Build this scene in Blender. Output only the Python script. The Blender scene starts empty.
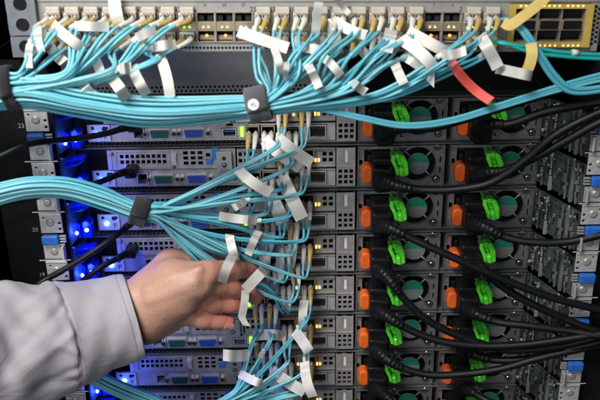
import bpy, math, random
import numpy as np
from mathutils import Vector, Matrix

random.seed(11)
rng = np.random.default_rng(5)
S = 0.001                                   # all builders work in millimetres

# ------------------------------------------------------------------ camera
FPX, DIST = 832.46, 788.03
_t, _y, _r = [math.radians(a) for a in (22.53, 0.04, -0.89)]
FW = np.array([math.sin(_y) * math.cos(_t), math.cos(_y) * math.cos(_t), -math.sin(_t)])
_ri = np.cross(FW, [0, 0, 1]); _ri /= np.linalg.norm(_ri)
_up = np.cross(_ri, FW)
RT = _ri * math.cos(_r) + _up * math.sin(_r)
UP = -_ri * math.sin(_r) + _up * math.cos(_r)
ORG = -FW * DIST


def P(px, py, Y=0.0):
    """the point of the plane y = Y (mm) seen at photo pixel px, py"""
    d = FW * FPX + RT * (px - 300) - UP * (py - 200)
    return ORG + d * ((Y - ORG[1]) / d[1])


scene = bpy.context.scene
col = scene.collection
cam_d = bpy.data.cameras.new('camera')
cam_d.sensor_width = 36.0
cam_d.lens = FPX * 36.0 / 600.0
cam_d.clip_start, cam_d.clip_end = 0.01, 50
cam_d.dof.use_dof = True
cam_d.dof.focus_distance = 0.775
cam_d.dof.aperture_fstop = 9.0
cam = bpy.data.objects.new('camera', cam_d); col.objects.link(cam)
cam.matrix_world = Matrix(((RT[0], UP[0], -FW[0], ORG[0] * S), (RT[1], UP[1], -FW[1], ORG[1] * S),
                           (RT[2], UP[2], -FW[2], ORG[2] * S), (0, 0, 0, 1)))
scene.camera = cam

# ------------------------------------------------------------------ light
w = bpy.data.worlds.new('World'); scene.world = w; w.use_nodes = True
w.node_tree.nodes['Background'].inputs[0].default_value = (0.55, 0.62, 0.72, 1)
w.node_tree.nodes['Background'].inputs[1].default_value = 0.05


def area(name, loc, target, size, sizey, power, color, spread):
    l = bpy.data.lights.new(name, 'AREA'); l.shape = 'RECTANGLE'
    l.size, l.size_y, l.energy, l.color, l.spread = size, sizey, power, color, math.radians(spread)
    o = bpy.data.objects.new(name, l); col.objects.link(o)
    o.location = loc
    o.rotation_euler = (Vector(target) - Vector(loc)).to_track_quat('-Z', 'Y').to_euler()
    return o


area('key_light', (-0.48, -0.74, 0.98), (-0.16, 0, 0.05), 0.62, 0.3, 5.2, (1.0, 0.97, 0.93), 85)
area('fill_light', (-0.35, -1.4, 0.35), (-0.05, 0, -0.02), 0.6, 0.6, 1.6, (0.95, 0.97, 1.0), 90)
vs = scene.view_settings
vs.view_transform = 'Standard'; vs.look = 'None'; vs.exposure = 0.0; vs.gamma = 1.0


# ------------------------------------------------------------------ materials
def mat(name, base, rough=0.5, metal=0.0, var=0.0, vscale=120.0, bump=0.0, bscale=900.0, spec=0.5,
        trans=0.0, emit=None, estr=0.0, coat=0.0, sheen=0.0, sss=0.0, rvar=0.0, alt=None, stretch=None):
    m = bpy.data.materials.new(name); m.use_nodes = True
    nt = m.node_tree; b = nt.nodes['Principled BSDF']
    b.inputs['Base Color'].default_value = (*base, 1)
    b.inputs['Roughness'].default_value = rough
    b.inputs['Metallic'].default_value = metal
    b.inputs['Specular IOR Level'].default_value = spec
    b.inputs['Transmission Weight'].default_value = trans
    b.inputs['Coat Weight'].default_value = coat
    b.inputs['Sheen Weight'].default_value = sheen
    if sss:
        b.inputs['Subsurface Weight'].default_value = sss
        b.inputs['Subsurface Radius'].default_value = (1.0, 0.35, 0.2)
        b.inputs['Subsurface Scale'].default_value = 0.004
    if emit:
        b.inputs['Emission Color'].default_value = (*emit, 1)
        b.inputs['Emission Strength'].default_value = estr
    tc = nt.nodes.new('ShaderNodeTexCoord')
    src = tc.outputs['Object']
    if stretch:
        mp = nt.nodes.new('ShaderNodeMapping'); mp.inputs['Scale'].default_value = stretch
        nt.links.new(src, mp.inputs['Vector']); src = mp.outputs['Vector']
    if var or alt:
        n = nt.nodes.new('ShaderNodeTexNoise'); n.inputs['Scale'].default_value = vscale
        n.inputs['Detail'].default_value = 6; n.inputs['Roughness'].default_value = 0.65
        nt.links.new(src, n.inputs['Vector'])
        r = nt.nodes.new('ShaderNodeValToRGB')
        r.color_ramp.elements[0].position = 0.3; r.color_ramp.elements[1].position = 0.7
        a = alt if alt else tuple(c * (1 - var) for c in base)
        hi = base if alt else tuple(min(1, c * (1 + var)) for c in base)
        r.color_ramp.elements[0].color = (*a, 1); r.color_ramp.elements[1].color = (*hi, 1)
        nt.links.new(n.outputs['Fac'], r.inputs['Fac']); nt.links.new(r.outputs['Color'], b.inputs['Base Color'])
        if rvar:
            mr = nt.nodes.new('ShaderNodeMapRange')
            mr.inputs['To Min'].default_value = max(0.03, rough - rvar); mr.inputs['To Max'].default_value = min(1, rough + rvar)
            nt.links.new(n.outputs['Fac'], mr.inputs['Value']); nt.links.new(mr.outputs['Result'], b.inputs['Roughness'])
    if bump:
        n2 = nt.nodes.new('ShaderNodeTexNoise'); n2.inputs['Scale'].default_value = bscale
        n2.inputs['Detail'].default_value = 4
        nt.links.new(src, n2.inputs['Vector'])
        bp = nt.nodes.new('ShaderNodeBump'); bp.inputs['Strength'].default_value = bump; bp.inputs['Distance'].default_value = 0.0006
        nt.links.new(n2.outputs['Fac'], bp.inputs['Height']); nt.links.new(bp.outputs['Normal'], b.inputs['Normal'])
    return m


M = {}
M['steel'] = mat('galvanised_steel', (0.42, 0.41, 0.395), 0.42, 0.45, var=0.16, vscale=160, bump=0.12, bscale=700, rvar=0.12)
M['steel_light'] = mat('light_steel', (0.60, 0.59, 0.58), 0.38, 0.45, var=0.14, vscale=200, bump=0.1, rvar=0.1)
M['psu_steel'] = mat('dark_grey_steel', (0.205, 0.21, 0.21), 0.40, 0.45, var=0.2, vscale=140, bump=0.12, rvar=0.12)
M['chrome'] = mat('bright_screw_metal', (0.75, 0.75, 0.74), 0.22, 1.0, var=0.1, vscale=500)
M['dark_metal'] = mat('black_painted_metal', (0.006, 0.0064, 0.0072), 0.6, 0.0, spec=0.2, var=0.3, vscale=90, bump=0.15, rvar=0.1)
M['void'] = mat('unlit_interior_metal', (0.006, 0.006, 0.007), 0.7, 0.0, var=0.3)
M['black_plastic'] = mat('black_plastic', (0.006, 0.006, 0.0065), 0.5, 0.0, var=0.25, vscale=200, bump=0.2, bscale=1500, rvar=0.1)
M['rubber'] = mat('black_rubber', (0.0065, 0.0068, 0.0078), 0.42, 0.0, spec=0.22, var=0.3, vscale=150, bump=0.12, bscale=1400, rvar=0.1)
M['velcro'] = mat('hook_and_loop_fabric', (0.012, 0.012, 0.016), 0.95, 0.0, var=0.4, vscale=900, bump=0.9, bscale=2600, sheen=0.15)
M['velcro_grey'] = mat('grey_hook_and_loop_fabric', (0.075, 0.078, 0.085), 0.95, 0.0, var=0.3, vscale=900, bump=0.9, bscale=2600, sheen=0.3)
M['orange'] = mat('orange_plastic', (0.74, 0.125, 0.018), 0.38, 0.0, var=0.12, vscale=250, bump=0.1)
M['green_clip'] = mat('green_translucent_plastic', (0.13, 0.84, 0.055), 0.28, 0.0, var=0.2, vscale=250, trans=0.12, coat=0.3, emit=None)
M['green_label'] = mat('teal_green_label', (0.010, 0.20, 0.135), 0.45, 0.0, var=0.12, vscale=300)
M['grey_label'] = mat('grey_fan_hub', (0.175, 0.185, 0.185), 0.5, 0.0, var=0.12, vscale=300)
M['blue_plastic'] = mat('blue_plastic', (0.02, 0.13, 0.50), 0.4, 0.0, var=0.15, vscale=250, bump=0.1)
M['blue_touch'] = mat('sky_blue_plastic', (0.03, 0.19, 0.50), 0.4, 0.0, var=0.15, vscale=250)
M['vga_blue'] = mat('blue_connector_plastic', (0.025, 0.07, 0.36), 0.4)
M['vga_green'] = mat('green_connector_plastic', (0.006, 0.085, 0.062), 0.4)
M['blue_clear'] = mat('clear_blue_plastic', (0.012, 0.03, 0.45), 0.2, 0.0, var=0.3, vscale=300, trans=0.3)
M['aqua'] = mat('aqua_fibre_jacket', (0.135, 0.475, 0.56), 0.38, 0.0, var=0.07, vscale=60, bump=0.05, bscale=500, coat=0.12)
M['aqua_b'] = mat('aqua_fibre_jacket_worn', (0.18, 0.51, 0.585), 0.42, 0.0, var=0.08, vscale=60, bump=0.05, bscale=500, coat=0.1)
M['aqua_c'] = mat('aqua_fibre_jacket_deep', (0.085, 0.40, 0.50), 0.36, 0.0, var=0.07, vscale=60, bump=0.05, bscale=500, coat=0.12)
M['teal'] = mat('teal_fibre_jacket', (0.02, 0.38, 0.345), 0.38, 0.0, var=0.08, vscale=60, coat=0.1)
M['boot_white'] = mat('white_connector_boot', (0.66, 0.64, 0.59), 0.45, 0.0, var=0.1, vscale=300)
M['boot_ochre'] = mat('ochre_connector_boot', (0.50, 0.35, 0.12), 0.45, 0.0, var=0.12, vscale=300)
M['lc_grey'] = mat('grey_connector_body', (0.50, 0.48, 0.44), 0.45, 0.0, var=0.1, vscale=300)
M['beige'] = mat('beige_plastic', (0.52, 0.47, 0.385), 0.5, 0.0, var=0.1, vscale=150)
M['panel'] = mat('warm_grey_switch_panel', (0.36, 0.355, 0.34), 0.45, 0.35, var=0.1, vscale=120, bump=0.1, rvar=0.1)
M['cage'] = mat('port_cage_metal', (0.40, 0.325, 0.235), 0.35, 0.55, var=0.2, vscale=200)
M['yellow'] = mat('yellow_painted_frame', (0.56, 0.41, 0.09), 0.45, 0.1, var=0.1, vscale=150)
M['paper'] = mat('white_label_paper', (0.74, 0.725, 0.685), 0.55, 0.0, var=0.05, vscale=130, bump=0.08, bscale=260)
M['paper_old'] = mat('off_white_label_film', (0.60, 0.59, 0.55), 0.42, 0.0, var=0.07, vscale=130, bump=0.1, bscale=260)
M['paper_red'] = mat('red_label_film', (0.80, 0.11, 0.09), 0.45, 0.0, var=0.08, vscale=130)
M['paper_yellow'] = mat('yellow_label_film', (0.62, 0.47, 0.14), 0.5, 0.0, var=0.1, vscale=130)
M['ink'] = mat('black_ink', (0.02, 0.02, 0.02), 0.6)
M['white_ink'] = mat('white_ink', (0.38, 0.38, 0.38), 0.6)
M['pcb'] = mat('dark_green_coated_metal', (0.085, 0.112, 0.110), 0.30, 0.4, var=0.5, vscale=160, bump=0.5, bscale=260, rvar=0.15)
M['upright'] = mat('blue_grey_steel', (0.22, 0.235, 0.26), 0.42, 0.4, var=0.15, vscale=120, bump=0.1, rvar=0.1)
M['lid'] = mat('grey_lid_metal', (0.44, 0.435, 0.42), 0.36, 0.1, var=0.12, vscale=60, bump=0.06, bscale=150, rvar=0.1)
M['led_green'] = mat('green_led', (0.2, 0.8, 0.05), 0.3, emit=(0.30, 1.0, 0.03), estr=2.6)
M['led_lime'] = mat('lime_led', (0.5, 0.8, 0.1), 0.3, emit=(0.50, 1.0, 0.05), estr=1.4)
M['led_amber'] = mat('amber_led', (0.8, 0.4, 0.05), 0.3, emit=(1.0, 0.40, 0.06), estr=3.2)
M['led_warm'] = mat('warm_led', (0.8, 0.6, 0.3), 0.3, emit=(1.0, 0.55, 0.16), estr=1.15)
M['led_blue'] = mat('blue_led', (0.2, 0.3, 1.0), 0.3, emit=(0.03, 0.08, 1.0), estr=3.0)
M['led_blue_core'] = mat('blue_led_core', (0.6, 0.8, 1.0), 0.3, emit=(0.35, 0.65, 1.0), estr=6.0)
M['led_orange'] = mat('orange_led', (0.8, 0.25, 0.05), 0.3, emit=(1.0, 0.25, 0.03), estr=3.0)


# ------------------------------------------------------------------ mesh helper
class MB:
    def __init__(self):
        self.v, self.f, self.mi, self.cur, self.sm = [], [], [], 0, []
        self.smooth = False

    def face(self, idx):
        self.f.append(tuple(idx)); self.mi.append(self.cur); self.sm.append(self.smooth)

    def box(self, x0, x1, y0, y1, z0, z1):
        b = len(self.v)
        self.v += [(x0, y0, z0), (x1, y0, z0), (x1, y1, z0), (x0, y1, z0), (x0, y0, z1), (x1, y0, z1), (x1, y1, z1), (x0, y1, z1)]
        for q in ((0, 3, 2, 1), (4, 5, 6, 7), (0, 1, 5, 4), (1, 2, 6, 5), (2, 3, 7, 6), (3, 0, 4, 7)):
            self.face([b + i for i in q])
        return self

    def prism(self, poly, y0, y1):
        """poly: xz outline, counter-clockwise seen from the front; extruded from y0 (front) to y1"""
        b, n = len(self.v), len(poly)
        self.v += [(x, y0, z) for x, z in poly] + [(x, y1, z) for x, z in poly]
        self.face([b + i for i in range(n)]); self.face([b + n + i for i in reversed(range(n))])
        for i in range(n):
            j = (i + 1) % n
            self.face([b + j, b + i, b + n + i, b + n + j])
        return self

    def tube(self, pts, rad, n=8, caps=True, squash=None):
        pts = [np.array(p, float) for p in pts]
        if not hasattr(rad, '__len__'):
            rad = [rad] * len(pts)
        t0 = pts[1] - pts[0]; t0 /= np.linalg.norm(t0) + 1e-9
        a = np.array([0, 0, 1.0]) if abs(t0[2]) < 0.9 else np.array([1.0, 0, 0])
        u = np.cross(t0, a); u /= np.linalg.norm(u)
        b = len(self.v); sm = self.smooth; self.smooth = True
        for i, p in enumerate(pts):
            t = pts[min(i + 1, len(pts) - 1)] - pts[max(i - 1, 0)]; t /= np.linalg.norm(t) + 1e-9
            u = u - t * (u @ t); u /= np.linalg.norm(u) + 1e-9
            wv = np.cross(t, u)
            for k in range(n):
                an = 2 * math.pi * k / n
                self.v.append(tuple(p + (u * math.cos(an) + wv * math.sin(an)) * rad[i]))
        for i in range(len(pts) - 1):
            for k in range(n):
                k2 = (k + 1) % n
                self.face((b + i * n + k, b + i * n + k2, b + (i + 1) * n + k2, b + (i + 1) * n + k))
        self.smooth = False
        if caps:
            self.face([b + k for k in reversed(range(n))]); self.face([b + (len(pts) - 1) * n + k for k in range(n)])
        self.smooth = sm
        return self

    def cyl(self, p0, p1, r0, r1=None, n=16):
        r1 = r0 if r1 is None else r1
        return self.tube([p0, p1], [r0, r1], n)

    def plate(self, x0, x1, z0, z1, y0, y1, holes):
        """sheet from y0 (front) to y1 with real rectangular holes (x0,x1,z0,z1)"""
        hs = [(max(x0, a), min(x1, b), max(z0, c), min(z1, d)) for a, b, c, d in holes]
        xs = sorted({x0, x1, *[round(h[0], 3) for h in hs], *[round(h[1], 3) for h in hs]})
        zs = sorted({z0, z1, *[round(h[2], 3) for h in hs], *[round(h[3], 3) for h in hs]})
        solid = np.ones((len(xs) - 1, len(zs) - 1), bool)
        for i in range(len(xs) - 1):
            for j in range(len(zs) - 1):
                cx, cz = (xs[i] + xs[i + 1]) / 2, (zs[j] + zs[j + 1]) / 2
                if any(h[0] < cx < h[1] and h[2] < cz < h[3] for h in hs):
                    solid[i, j] = False
        idx = {}

        def vid(i, j, k):
            if (i, j, k) not in idx:
                idx[(i, j, k)] = len(self.v); self.v.append((xs[i], y1 if k else y0, zs[j]))
            return idx[(i, j, k)]
        nx, nz = solid.shape
        for i in range(nx):
            for j in range(nz):
                if not solid[i, j]:
                    continue
                self.face((vid(i, j, 0), vid(i + 1, j, 0), vid(i + 1, j + 1, 0), vid(i, j + 1, 0)))
                self.face((vid(i, j + 1, 1), vid(i + 1, j + 1, 1), vid(i + 1, j, 1), vid(i, j, 1)))
                if i == 0 or not solid[i - 1, j]:
                    self.face((vid(i, j, 0), vid(i, j + 1, 0), vid(i, j + 1, 1), vid(i, j, 1)))
                if i == nx - 1 or not solid[i + 1, j]:
                    self.face((vid(i + 1, j + 1, 0), vid(i + 1, j, 0), vid(i + 1, j, 1), vid(i + 1, j + 1, 1)))
                if j == 0 or not solid[i, j - 1]:
                    self.face((vid(i + 1, j, 0), vid(i, j, 0), vid(i, j, 1), vid(i + 1, j, 1)))
                if j == nz - 1 or not solid[i, j + 1]:
                    self.face((vid(i, j + 1, 0), vid(i + 1, j + 1, 0), vid(i + 1, j + 1, 1), vid(i, j + 1, 1)))
        return self

    def build(self, name, mats, parent=None, origin=(0, 0, 0), bevel=0.0, seg=2, sub=0, sharp=0):
        me = bpy.data.meshes.new(name)
        o = np.array(origin, float)
        vv = (np.array(self.v, float) - o) * S
        me.from_pydata([tuple(p) for p in vv], [], self.f)
        if not isinstance(mats, (list, tuple)):
            mats = [mats]
        for m in mats:
            me.materials.append(m)
        me.polygons.foreach_set('material_index', self.mi)
        me.polygons.foreach_set('use_smooth', self.sm)
        me.update()
        if sharp:
            me.set_sharp_from_angle(angle=math.radians(sharp))
        ob = bpy.data.objects.new(name, me); col.objects.link(ob)
        if parent is not None:
            ob.parent = parent
        else:
            ob.location = [c * S for c in origin]
        if bevel:
            bv = ob.modifiers.new('bevel', 'BEVEL'); bv.width = bevel * S; bv.segments = seg
            bv.limit_method = 'ANGLE'; bv.angle_limit = math.radians(40)
        if sub:
            sb = ob.modifiers.new('subsurf', 'SUBSURF'); sb.levels = sub; sb.render_levels = sub
        return ob


def tag(o, label=None, cat=None, group=None, kind=None):
    if label: o['label'] = label
    if cat: o['category'] = cat
    if group: o['group'] = group
    if kind: o['kind'] = kind
    return o


def empty(name, loc_mm, label=None, cat=None, group=None):
    o = bpy.data.objects.new(name, None); col.objects.link(o)
    o.empty_display_size = 0.01
    o.location = [c * S for c in loc_mm]
    return tag(o, label, cat, group)


def copy_tree(o, parent=None):
    c = o.copy(); col.objects.link(c)
    if parent is not None:
        c.parent = parent
    for ch in list(o.children):
        copy_tree(ch, c)
    return c


def text_mesh(body, name, size_mm, m, parent, loc_mm, rot=(math.pi / 2, 0, 0)):
    cu = bpy.data.curves.new('lettering', 'FONT'); cu.body = body; cu.size = size_mm * S
    cu.align_x = 'CENTER'; cu.align_y = 'CENTER'; cu.extrude = 0.00005
    t = bpy.data.objects.new('lettering', cu); col.objects.link(t)
    dg = bpy.context.evaluated_depsgraph_get(); dg.update()
    me = bpy.data.meshes.new_from_object(t.evaluated_get(dg))
    bpy.data.objects.remove(t); bpy.data.curves.remove(cu)
    me.materials.clear(); me.materials.append(m)
    o = bpy.data.objects.new(name, me); col.objects.link(o)
    o.parent = parent; o.location = [c * S for c in loc_mm]; o.rotation_euler = rot
    return o


def spline(pts, per=10):
    """Catmull-Rom through pts, centripetal-ish"""
    p = [np.array(q, float) for q in pts]
    p = [2 * p[0] - p[1]] + p + [2 * p[-1] - p[-2]]
    out = []
    for i in range(1, len(p) - 2):
        p0, p1, p2, p3 = p[i - 1], p[i], p[i + 1], p[i + 2]
        d1 = np.linalg.norm(p2 - p1) + 1e-6
        d0 = np.linalg.norm(p1 - p0) + 1e-6; d2 = np.linalg.norm(p3 - p2) + 1e-6
        m1 = (p2 - p0) / (d0 + d1) * d1; m2 = (p3 - p1) / (d1 + d2) * d1
        for k in range(per):
            t = k / per
            out.append((2 * t**3 - 3 * t**2 + 1) * p1 + (t**3 - 2 * t**2 + t) * m1 + (-2 * t**3 + 3 * t**2) * p2 + (t**3 - t**2) * m2)
    out.append(p[-2])
    return out


ORD = ['topmost', 'second', 'third', 'fourth', 'fifth', 'sixth', 'seventh', 'eighth']
PITCH, Z_A = 44.45, 56.5                    # row pitch, world z of the bottom of the topmost server
NROW = 8


def rowz(n):
    return Z_A - PITCH * n


# ================================================================== SETTING
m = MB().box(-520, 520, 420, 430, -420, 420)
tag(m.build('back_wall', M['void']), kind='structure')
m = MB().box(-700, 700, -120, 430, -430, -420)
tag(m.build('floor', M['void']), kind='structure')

# side panels of the cabinet, dark painted sheet
t = empty('cabinet_panel', (-300, 0, -420), 'black painted cabinet side sheet beside the numbered rack post and bracket column', 'panel')
m = MB().box(-306, -300, -150, 420, -420, 420); m.build('sheet', M['dark_metal'], t, (-300, 0, -420))
m = MB().box(-300, -288, -150, -138, -420, 420); m.build('flange', M['dark_metal'], t, (-300, 0, -420), bevel=0.6)
t = empty('cabinet_panel', (330, 0, -420), 'black painted cabinet side sheet where the power cords leave the rack', 'panel')
m = MB().box(330, 336, -60, 420, -420, 420); m.build('sheet', M['dark_metal'], t, (330, 0, -420))
m = MB().box(318, 330, -60, -48, -420, 420); m.build('flange', M['dark_metal'], t, (330, 0, -420), bevel=0.6)

# steel upright with round holes by the switch
def round_hole_strip(mb, x0, x1, z0, z1, y0, y1, cz, r, n=20):
    """one square cell z0..z1 with a round hole"""
    cx = (x0 + x1) / 2
    ring = [(cx + r * math.cos(2 * math.pi * k / n), cz + r * 1.0 * math.sin(2 * math.pi * k / n)) for k in range(n)]

    def edge(k):
        c, s = math.cos(2 * math.pi * k / n), math.sin(2 * math.pi * k / n)
        hx, hz = (x1 - x0) / 2, (z1 - z0) / 2
        f = min(hx / max(abs(c), 1e-6), hz / max(abs(s), 1e-6))
        return (cx + c * f, (z0 + z1) / 2 + s * f)
    outer = [edge(k) for k in range(n)]
    b = len(mb.v)
    for y in (y0, y1):
        mb.v += [(x, y, z) for x, z in ring] + [(x, y, z) for x, z in outer]
    for k in range(n):
        j = (k + 1) % n
        mb.face((b + k, b + n + k, b + n + j, b + j)[::-1])
        mb.face((b + 2 * n + k, b + 2 * n + j, b + 3 * n + j, b + 3 * n + k)[::-1])
        mb.face((b + k, b + j, b + 2 * n + j, b + 2 * n + k))
        mb.face((b + n + k, b + 3 * n + k, b + 3 * n + j, b + n + j))


p0, p1 = P(9, 30, -66), P(38, 30, -66)
ux0, ux1 = p0[0], p1[0]
t = empty('rack_upright', ((ux0 + ux1) / 2, -66, P(20, 55, -66)[2]), 'steel rack upright with big round holes next to the network switch', 'upright')
org = tuple(c / S for c in t.location)
m = MB()
zs = [P(22, y, -66)[2] for y in (4, 25, 47)]
half = (zs[0] - zs[1]) / 2
for zc in [zs[0] + 2 * half, *zs]:
    round_hole_strip(m, ux0, ux1, zc - half, zc + half, -66, -63, zc, 5.4)
m.build('face_plate', M['upright'], t, org)
m = MB().box(ux0, ux0 + 2.5, -62.8, -20, zs[2] - half, zs[0] + 3 * half)
m.box(ux1 - 2.5, ux1, -62.8, -20, zs[2] - half, zs[0] + 3 * half)
m.build('side_flange', M['steel'], t, org)

# black numbered rack post on the bracket side, and its twin beyond the power supplies
def post(x0, x1, label, nums, xn):
    zb = -300
    t = empty('rack_post', ((x0 + x1) / 2, -40, zb), label, 'post')
    o = ((x0 + x1) / 2, -40, zb)
    MB().box(x0, x1, -56, -50, zb, 150).build('face_plate', M['dark_metal'], t, o)
    MB().box(x0, x0 + 3, -49.5, 60, zb, 150).build('side_flange', M['dark_metal'], t, o)
    for s, (px, py) in nums:
        q = P(px, py, -56.6)
        text_mesh(s, 'unit_number', 5.6, M['white_ink'], t, (q[0] - o[0], -56.4 - o[1], q[2] - o[2]))
    return t


post(-262, -206, 'black rack post with white unit numbers behind the steel bracket column', [('23', (21, 126)), ('20', (35, 230)), ('19', (42, 275))], 0)
post(246, 292, 'black rack post behind the blue tabbed brackets beyond the power supplies', [('21', (597, 218)), ('20', (592, 265))], 0)

# ================================================================== SERVERS
def hexagon(cx, cz, r, n=6, rot=0.0):
    return [(cx + r * math.cos(rot + 2 * math.pi * k / n), cz + r * math.sin(rot + 2 * math.pi * k / n)) for k in range(n)]


def dshape(cx, cz, w, h, sl=1.2):
    return [(cx - w / 2 + sl, cz - h / 2), (cx + w / 2 - sl, cz - h / 2), (cx + w / 2, cz + h / 2 - 1), (cx + w / 2 - 0.7, cz + h / 2),
            (cx - w / 2 + 0.7, cz + h / 2), (cx - w / 2, cz + h / 2 - 1)]


def vents(x0, x1, nx, z0, z1, nz, fill=0.66):
    out = []
    dx, dz = (x1 - x0) / nx, (z1 - z0) / nz
    for i in range(nx):
        for j in range(nz):
            cx, cz = x0 + (i + .5) * dx, z0 + (j + .5) * dz
            hx, hz = dx * fill / 2, dz * fill / 2
            out.append((cx - hx, cx + hx, cz - hz, cz + hz))
    return out


def screw(parent, x, y, z, r=3.6):
    m = MB()
    m.cur = 1; m.cyl((x, y + 0.5, z), (x, y - 0.5, z), r * 1.35, n=20)
    m.cur = 0
    m.tube([(x, y - 0.4, z), (x, y - 1.5, z), (x, y - 2.2, z)], [r, r, r * 0.75], n=20)
    m.cur = 1
    m.box(x - r * .5, x + r * .5, y - 2.35, y - 2.25, z - .35, z + .35); m.box(x - .35, x + .35, y - 2.42, y - 2.36, z - r * .5, z + r * .5)
    return m.build('screw', [M['chrome'], M['void']], parent)


def dsub(name, parent, cx, cz, m_in):
    m = MB(); m.cur = 0
    m.prism(dshape(cx, cz, 20, 9.6, 1.8), -3.2, -1.3)
    m.cur = 1
    m.prism(dshape(cx, cz, 17.2, 7.2, 1.4), -5.6, -3.3)
    m.cur = 2
    for r_, n_ in ((1.3, 5), (-1.3, 4)):
        for k in range(n_):
            x = cx + (k - (n_ - 1) / 2) * 2.7
            m.box(x - .45, x + .45, -5.75, -5.65, cz + r_ - .45, cz + r_ + .45)
    o = m.build(name, [M['steel_light'], m_in, M['void']], parent, bevel=0.3)
    for s in (-1, 1):
        q = MB(); x = cx + s * 13.2
        q.prism(hexagon(x, cz, 2.9), -5.0, -1.3); q.cur = 1; q.cyl((x, -5.05, cz), (x, -5.2, cz), 1.5, n=12)
        q.build('jack_screw', [M['chrome'], M['void']], o)
    return o


def build_power_supply(x0, parent):
    """a power supply module; x0 = its near edge in mm"""
    X = lambda a: x0 + a
    m = MB()
    sock = (X(6), X(33), 6, 38)
    fan = (X(39), X(73.5), 5, 40.2)
    m.plate(X(0), X(80.5), 1.8, 41.6, -1.5, 0, [sock, fan, (X(1.6), X(4.6), 23.0, 28.0), (X(76), X(77.4), 14, 20), (X(76), X(77.4), 24, 30)])
    m.box(X(0), X(80.5), 0.2, 160, 1.8, 2.5); m.box(X(0), X(80.5), 0.2, 160, 40.9, 41.6)
    m.box(X(0), X(.7), .2, 160, 2.6, 40.8); m.box(X(79.8), X(80.5), .2, 160, 2.6, 40.8)
    # folded lips
    m.box(X(0), X(78), -4.6, -1.6, 40.7, 41.6)
    m.box(X(78.8), X(80.5), -3.4, -1.6, 2, 41.4); m.box(X(0), X(1.0), -3.2, -1.6, 2, 40.6)
    p = m.build('power_supply', M['psu_steel'], parent)
    m = MB().box(*sock[:2], 12, 14, *sock[2:]); m.box(X(9), X(30), 2, 11.5, 11, 31)
    m.build('power_inlet', M['black_plastic'], p, bevel=0.6)
    # fan guard: corners that leave a round opening
    m = MB(); cx, cz, r = X(56.2), 23, 16.6
    n = 32
    def sq(k):
        c, s = math.cos(2 * math.pi * (k + .5) / n), math.sin(2 * math.pi * (k + .5) / n)
        f = min(17.2 / max(abs(c), 1e-6), 18.0 / max(abs(s), 1e-6)); return (cx + c * f, cz + s * f)
    b = len(m.v)
    ring = [(cx + r * math.cos(2 * math.pi * (k + .5) / n), cz + r * math.sin(2 * math.pi * (k + .5) / n)) for k in range(n)]
    outer = [sq(k) for k in range(n)]
    m.v += [(x, -1.2, z) for x, z in ring] + [(x, -1.2, z) for x, z in outer] + [(x, 3, z) for x, z in ring]
    for k in range(n):
        j = (k + 1) % n
        m.face((b + k, b + n + k, b + n + j, b + j)[::-1]); m.face((b + k, b + j, b + 2 * n + j, b + 2 * n + k))
    m.build('fan_guard', M['psu_steel'], p)
    for k in range(4):
        a = math.radians(45 + 90 * k)
        q = MB(); q.tube([(cx + 9.5 * math.cos(a), -0.6, cz + 9.5 * math.sin(a)), (cx + 19.5 * math.cos(a), -0.9, cz + 19.5 * math.sin(a))], 1.05, n=8)
        q.build('fan_strut', M['psu_steel'], p)
    m = MB().cyl((cx, 1.5, cz), (cx, -1.4, cz), 10.4, n=40); m.smooth = False
    hub = m.build('fan_hub', M['grey_label'], p)
    hp = [(cx + 10.1 * math.cos(math.pi * k / 20), cz + 1.5 + 8.7 * math.sin(math.pi * k / 20)) for k in range(21)]
    MB().prism(hp, -1.62, -1.42).build('fan_label', M['green_label'], p)
    m = MB()
    for k in range(9):
        a = 2 * math.pi * k / 9
        c1 = (cx + 9 * math.cos(a), 6, cz + 9 * math.sin(a)); c2 = (cx + 16 * math.cos(a + .35), 10, cz + 16 * math.sin(a + .35))
        c3 = (cx + 16 * math.cos(a + .75), 4, cz + 16 * math.sin(a + .75)); c4 = (cx + 9 * math.cos(a + .5), 3, cz + 9 * math.sin(a + .5))
        b = len(m.v); m.v += [c1, c2, c3, c4]; m.face((b, b + 1, b + 2, b + 3))
    m.build('fan_rotor', M['black_plastic'], p)
    for sx, sz in ((41.6, 39.7), (73.4, 39.7), (73.4, 8.0)):
        screw(p, X(sx), -1.6, sz, 2.7)
    # orange release button, bulging beside the inlet
    m = MB(); m.smooth = True
    a = [(X(3.4), 11.5), (X(6.2), 8.8), (X(10.4), 8.8), (X(13.6), 12), (X(14.4), 18), (X(13.6), 23.6), (X(10.4), 27), (X(6.2), 27), (X(3.4), 24.4), (X(2.4), 18)]
    m.smooth = False; m.prism(a, -15, -1.7)
    m.build('release_button', M['orange'], p, bevel=2.4, seg=4)
    # green handle: a slanted loop of translucent plastic that sticks out over the cord plug
    g = MB()
    # loop: two side bars, top and bottom bar, leaning to the lower right
    g.prism([(X(28.2), 40.2), (X(28.2), 35), (X(31.6), 27), (X(33.4), 20.8), (X(36.0), 20.4), (X(35.2), 27.5), (X(32.0), 35), (X(32.0), 40.4)], -26, -15)
    g.prism([(X(36.0), 41.2), (X(36.4), 36), (X(39.6), 28.5), (X(41.2), 19.8), (X(44.6), 21.5), (X(43.6), 32), (X(40.4), 39.0)], -26, -15)
    g.prism([(X(32.1), 40.8), (X(32.1), 36.8), (X(36.2), 36.6), (X(35.9), 41.2)], -25.2, -16)
    g.prism([(X(35.5), 26.8), (X(36.3), 20.2), (X(41.0), 19.9), (X(39.4), 28.2)], -27.2, -14)
    g.prism([(X(32.2), 36.6), (X(35.3), 28), (X(39.4), 28.4), (X(36.3), 36.5)], -19, -16)
    g.build('pull_handle', M['green_clip'], p, bevel=.9, seg=3)
    g = MB(); g.prism([(X(30), 38.5), (X(30.6), 33.5), (X(33), 33), (X(33), 39.3)], -14.8, -1.7)
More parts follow.
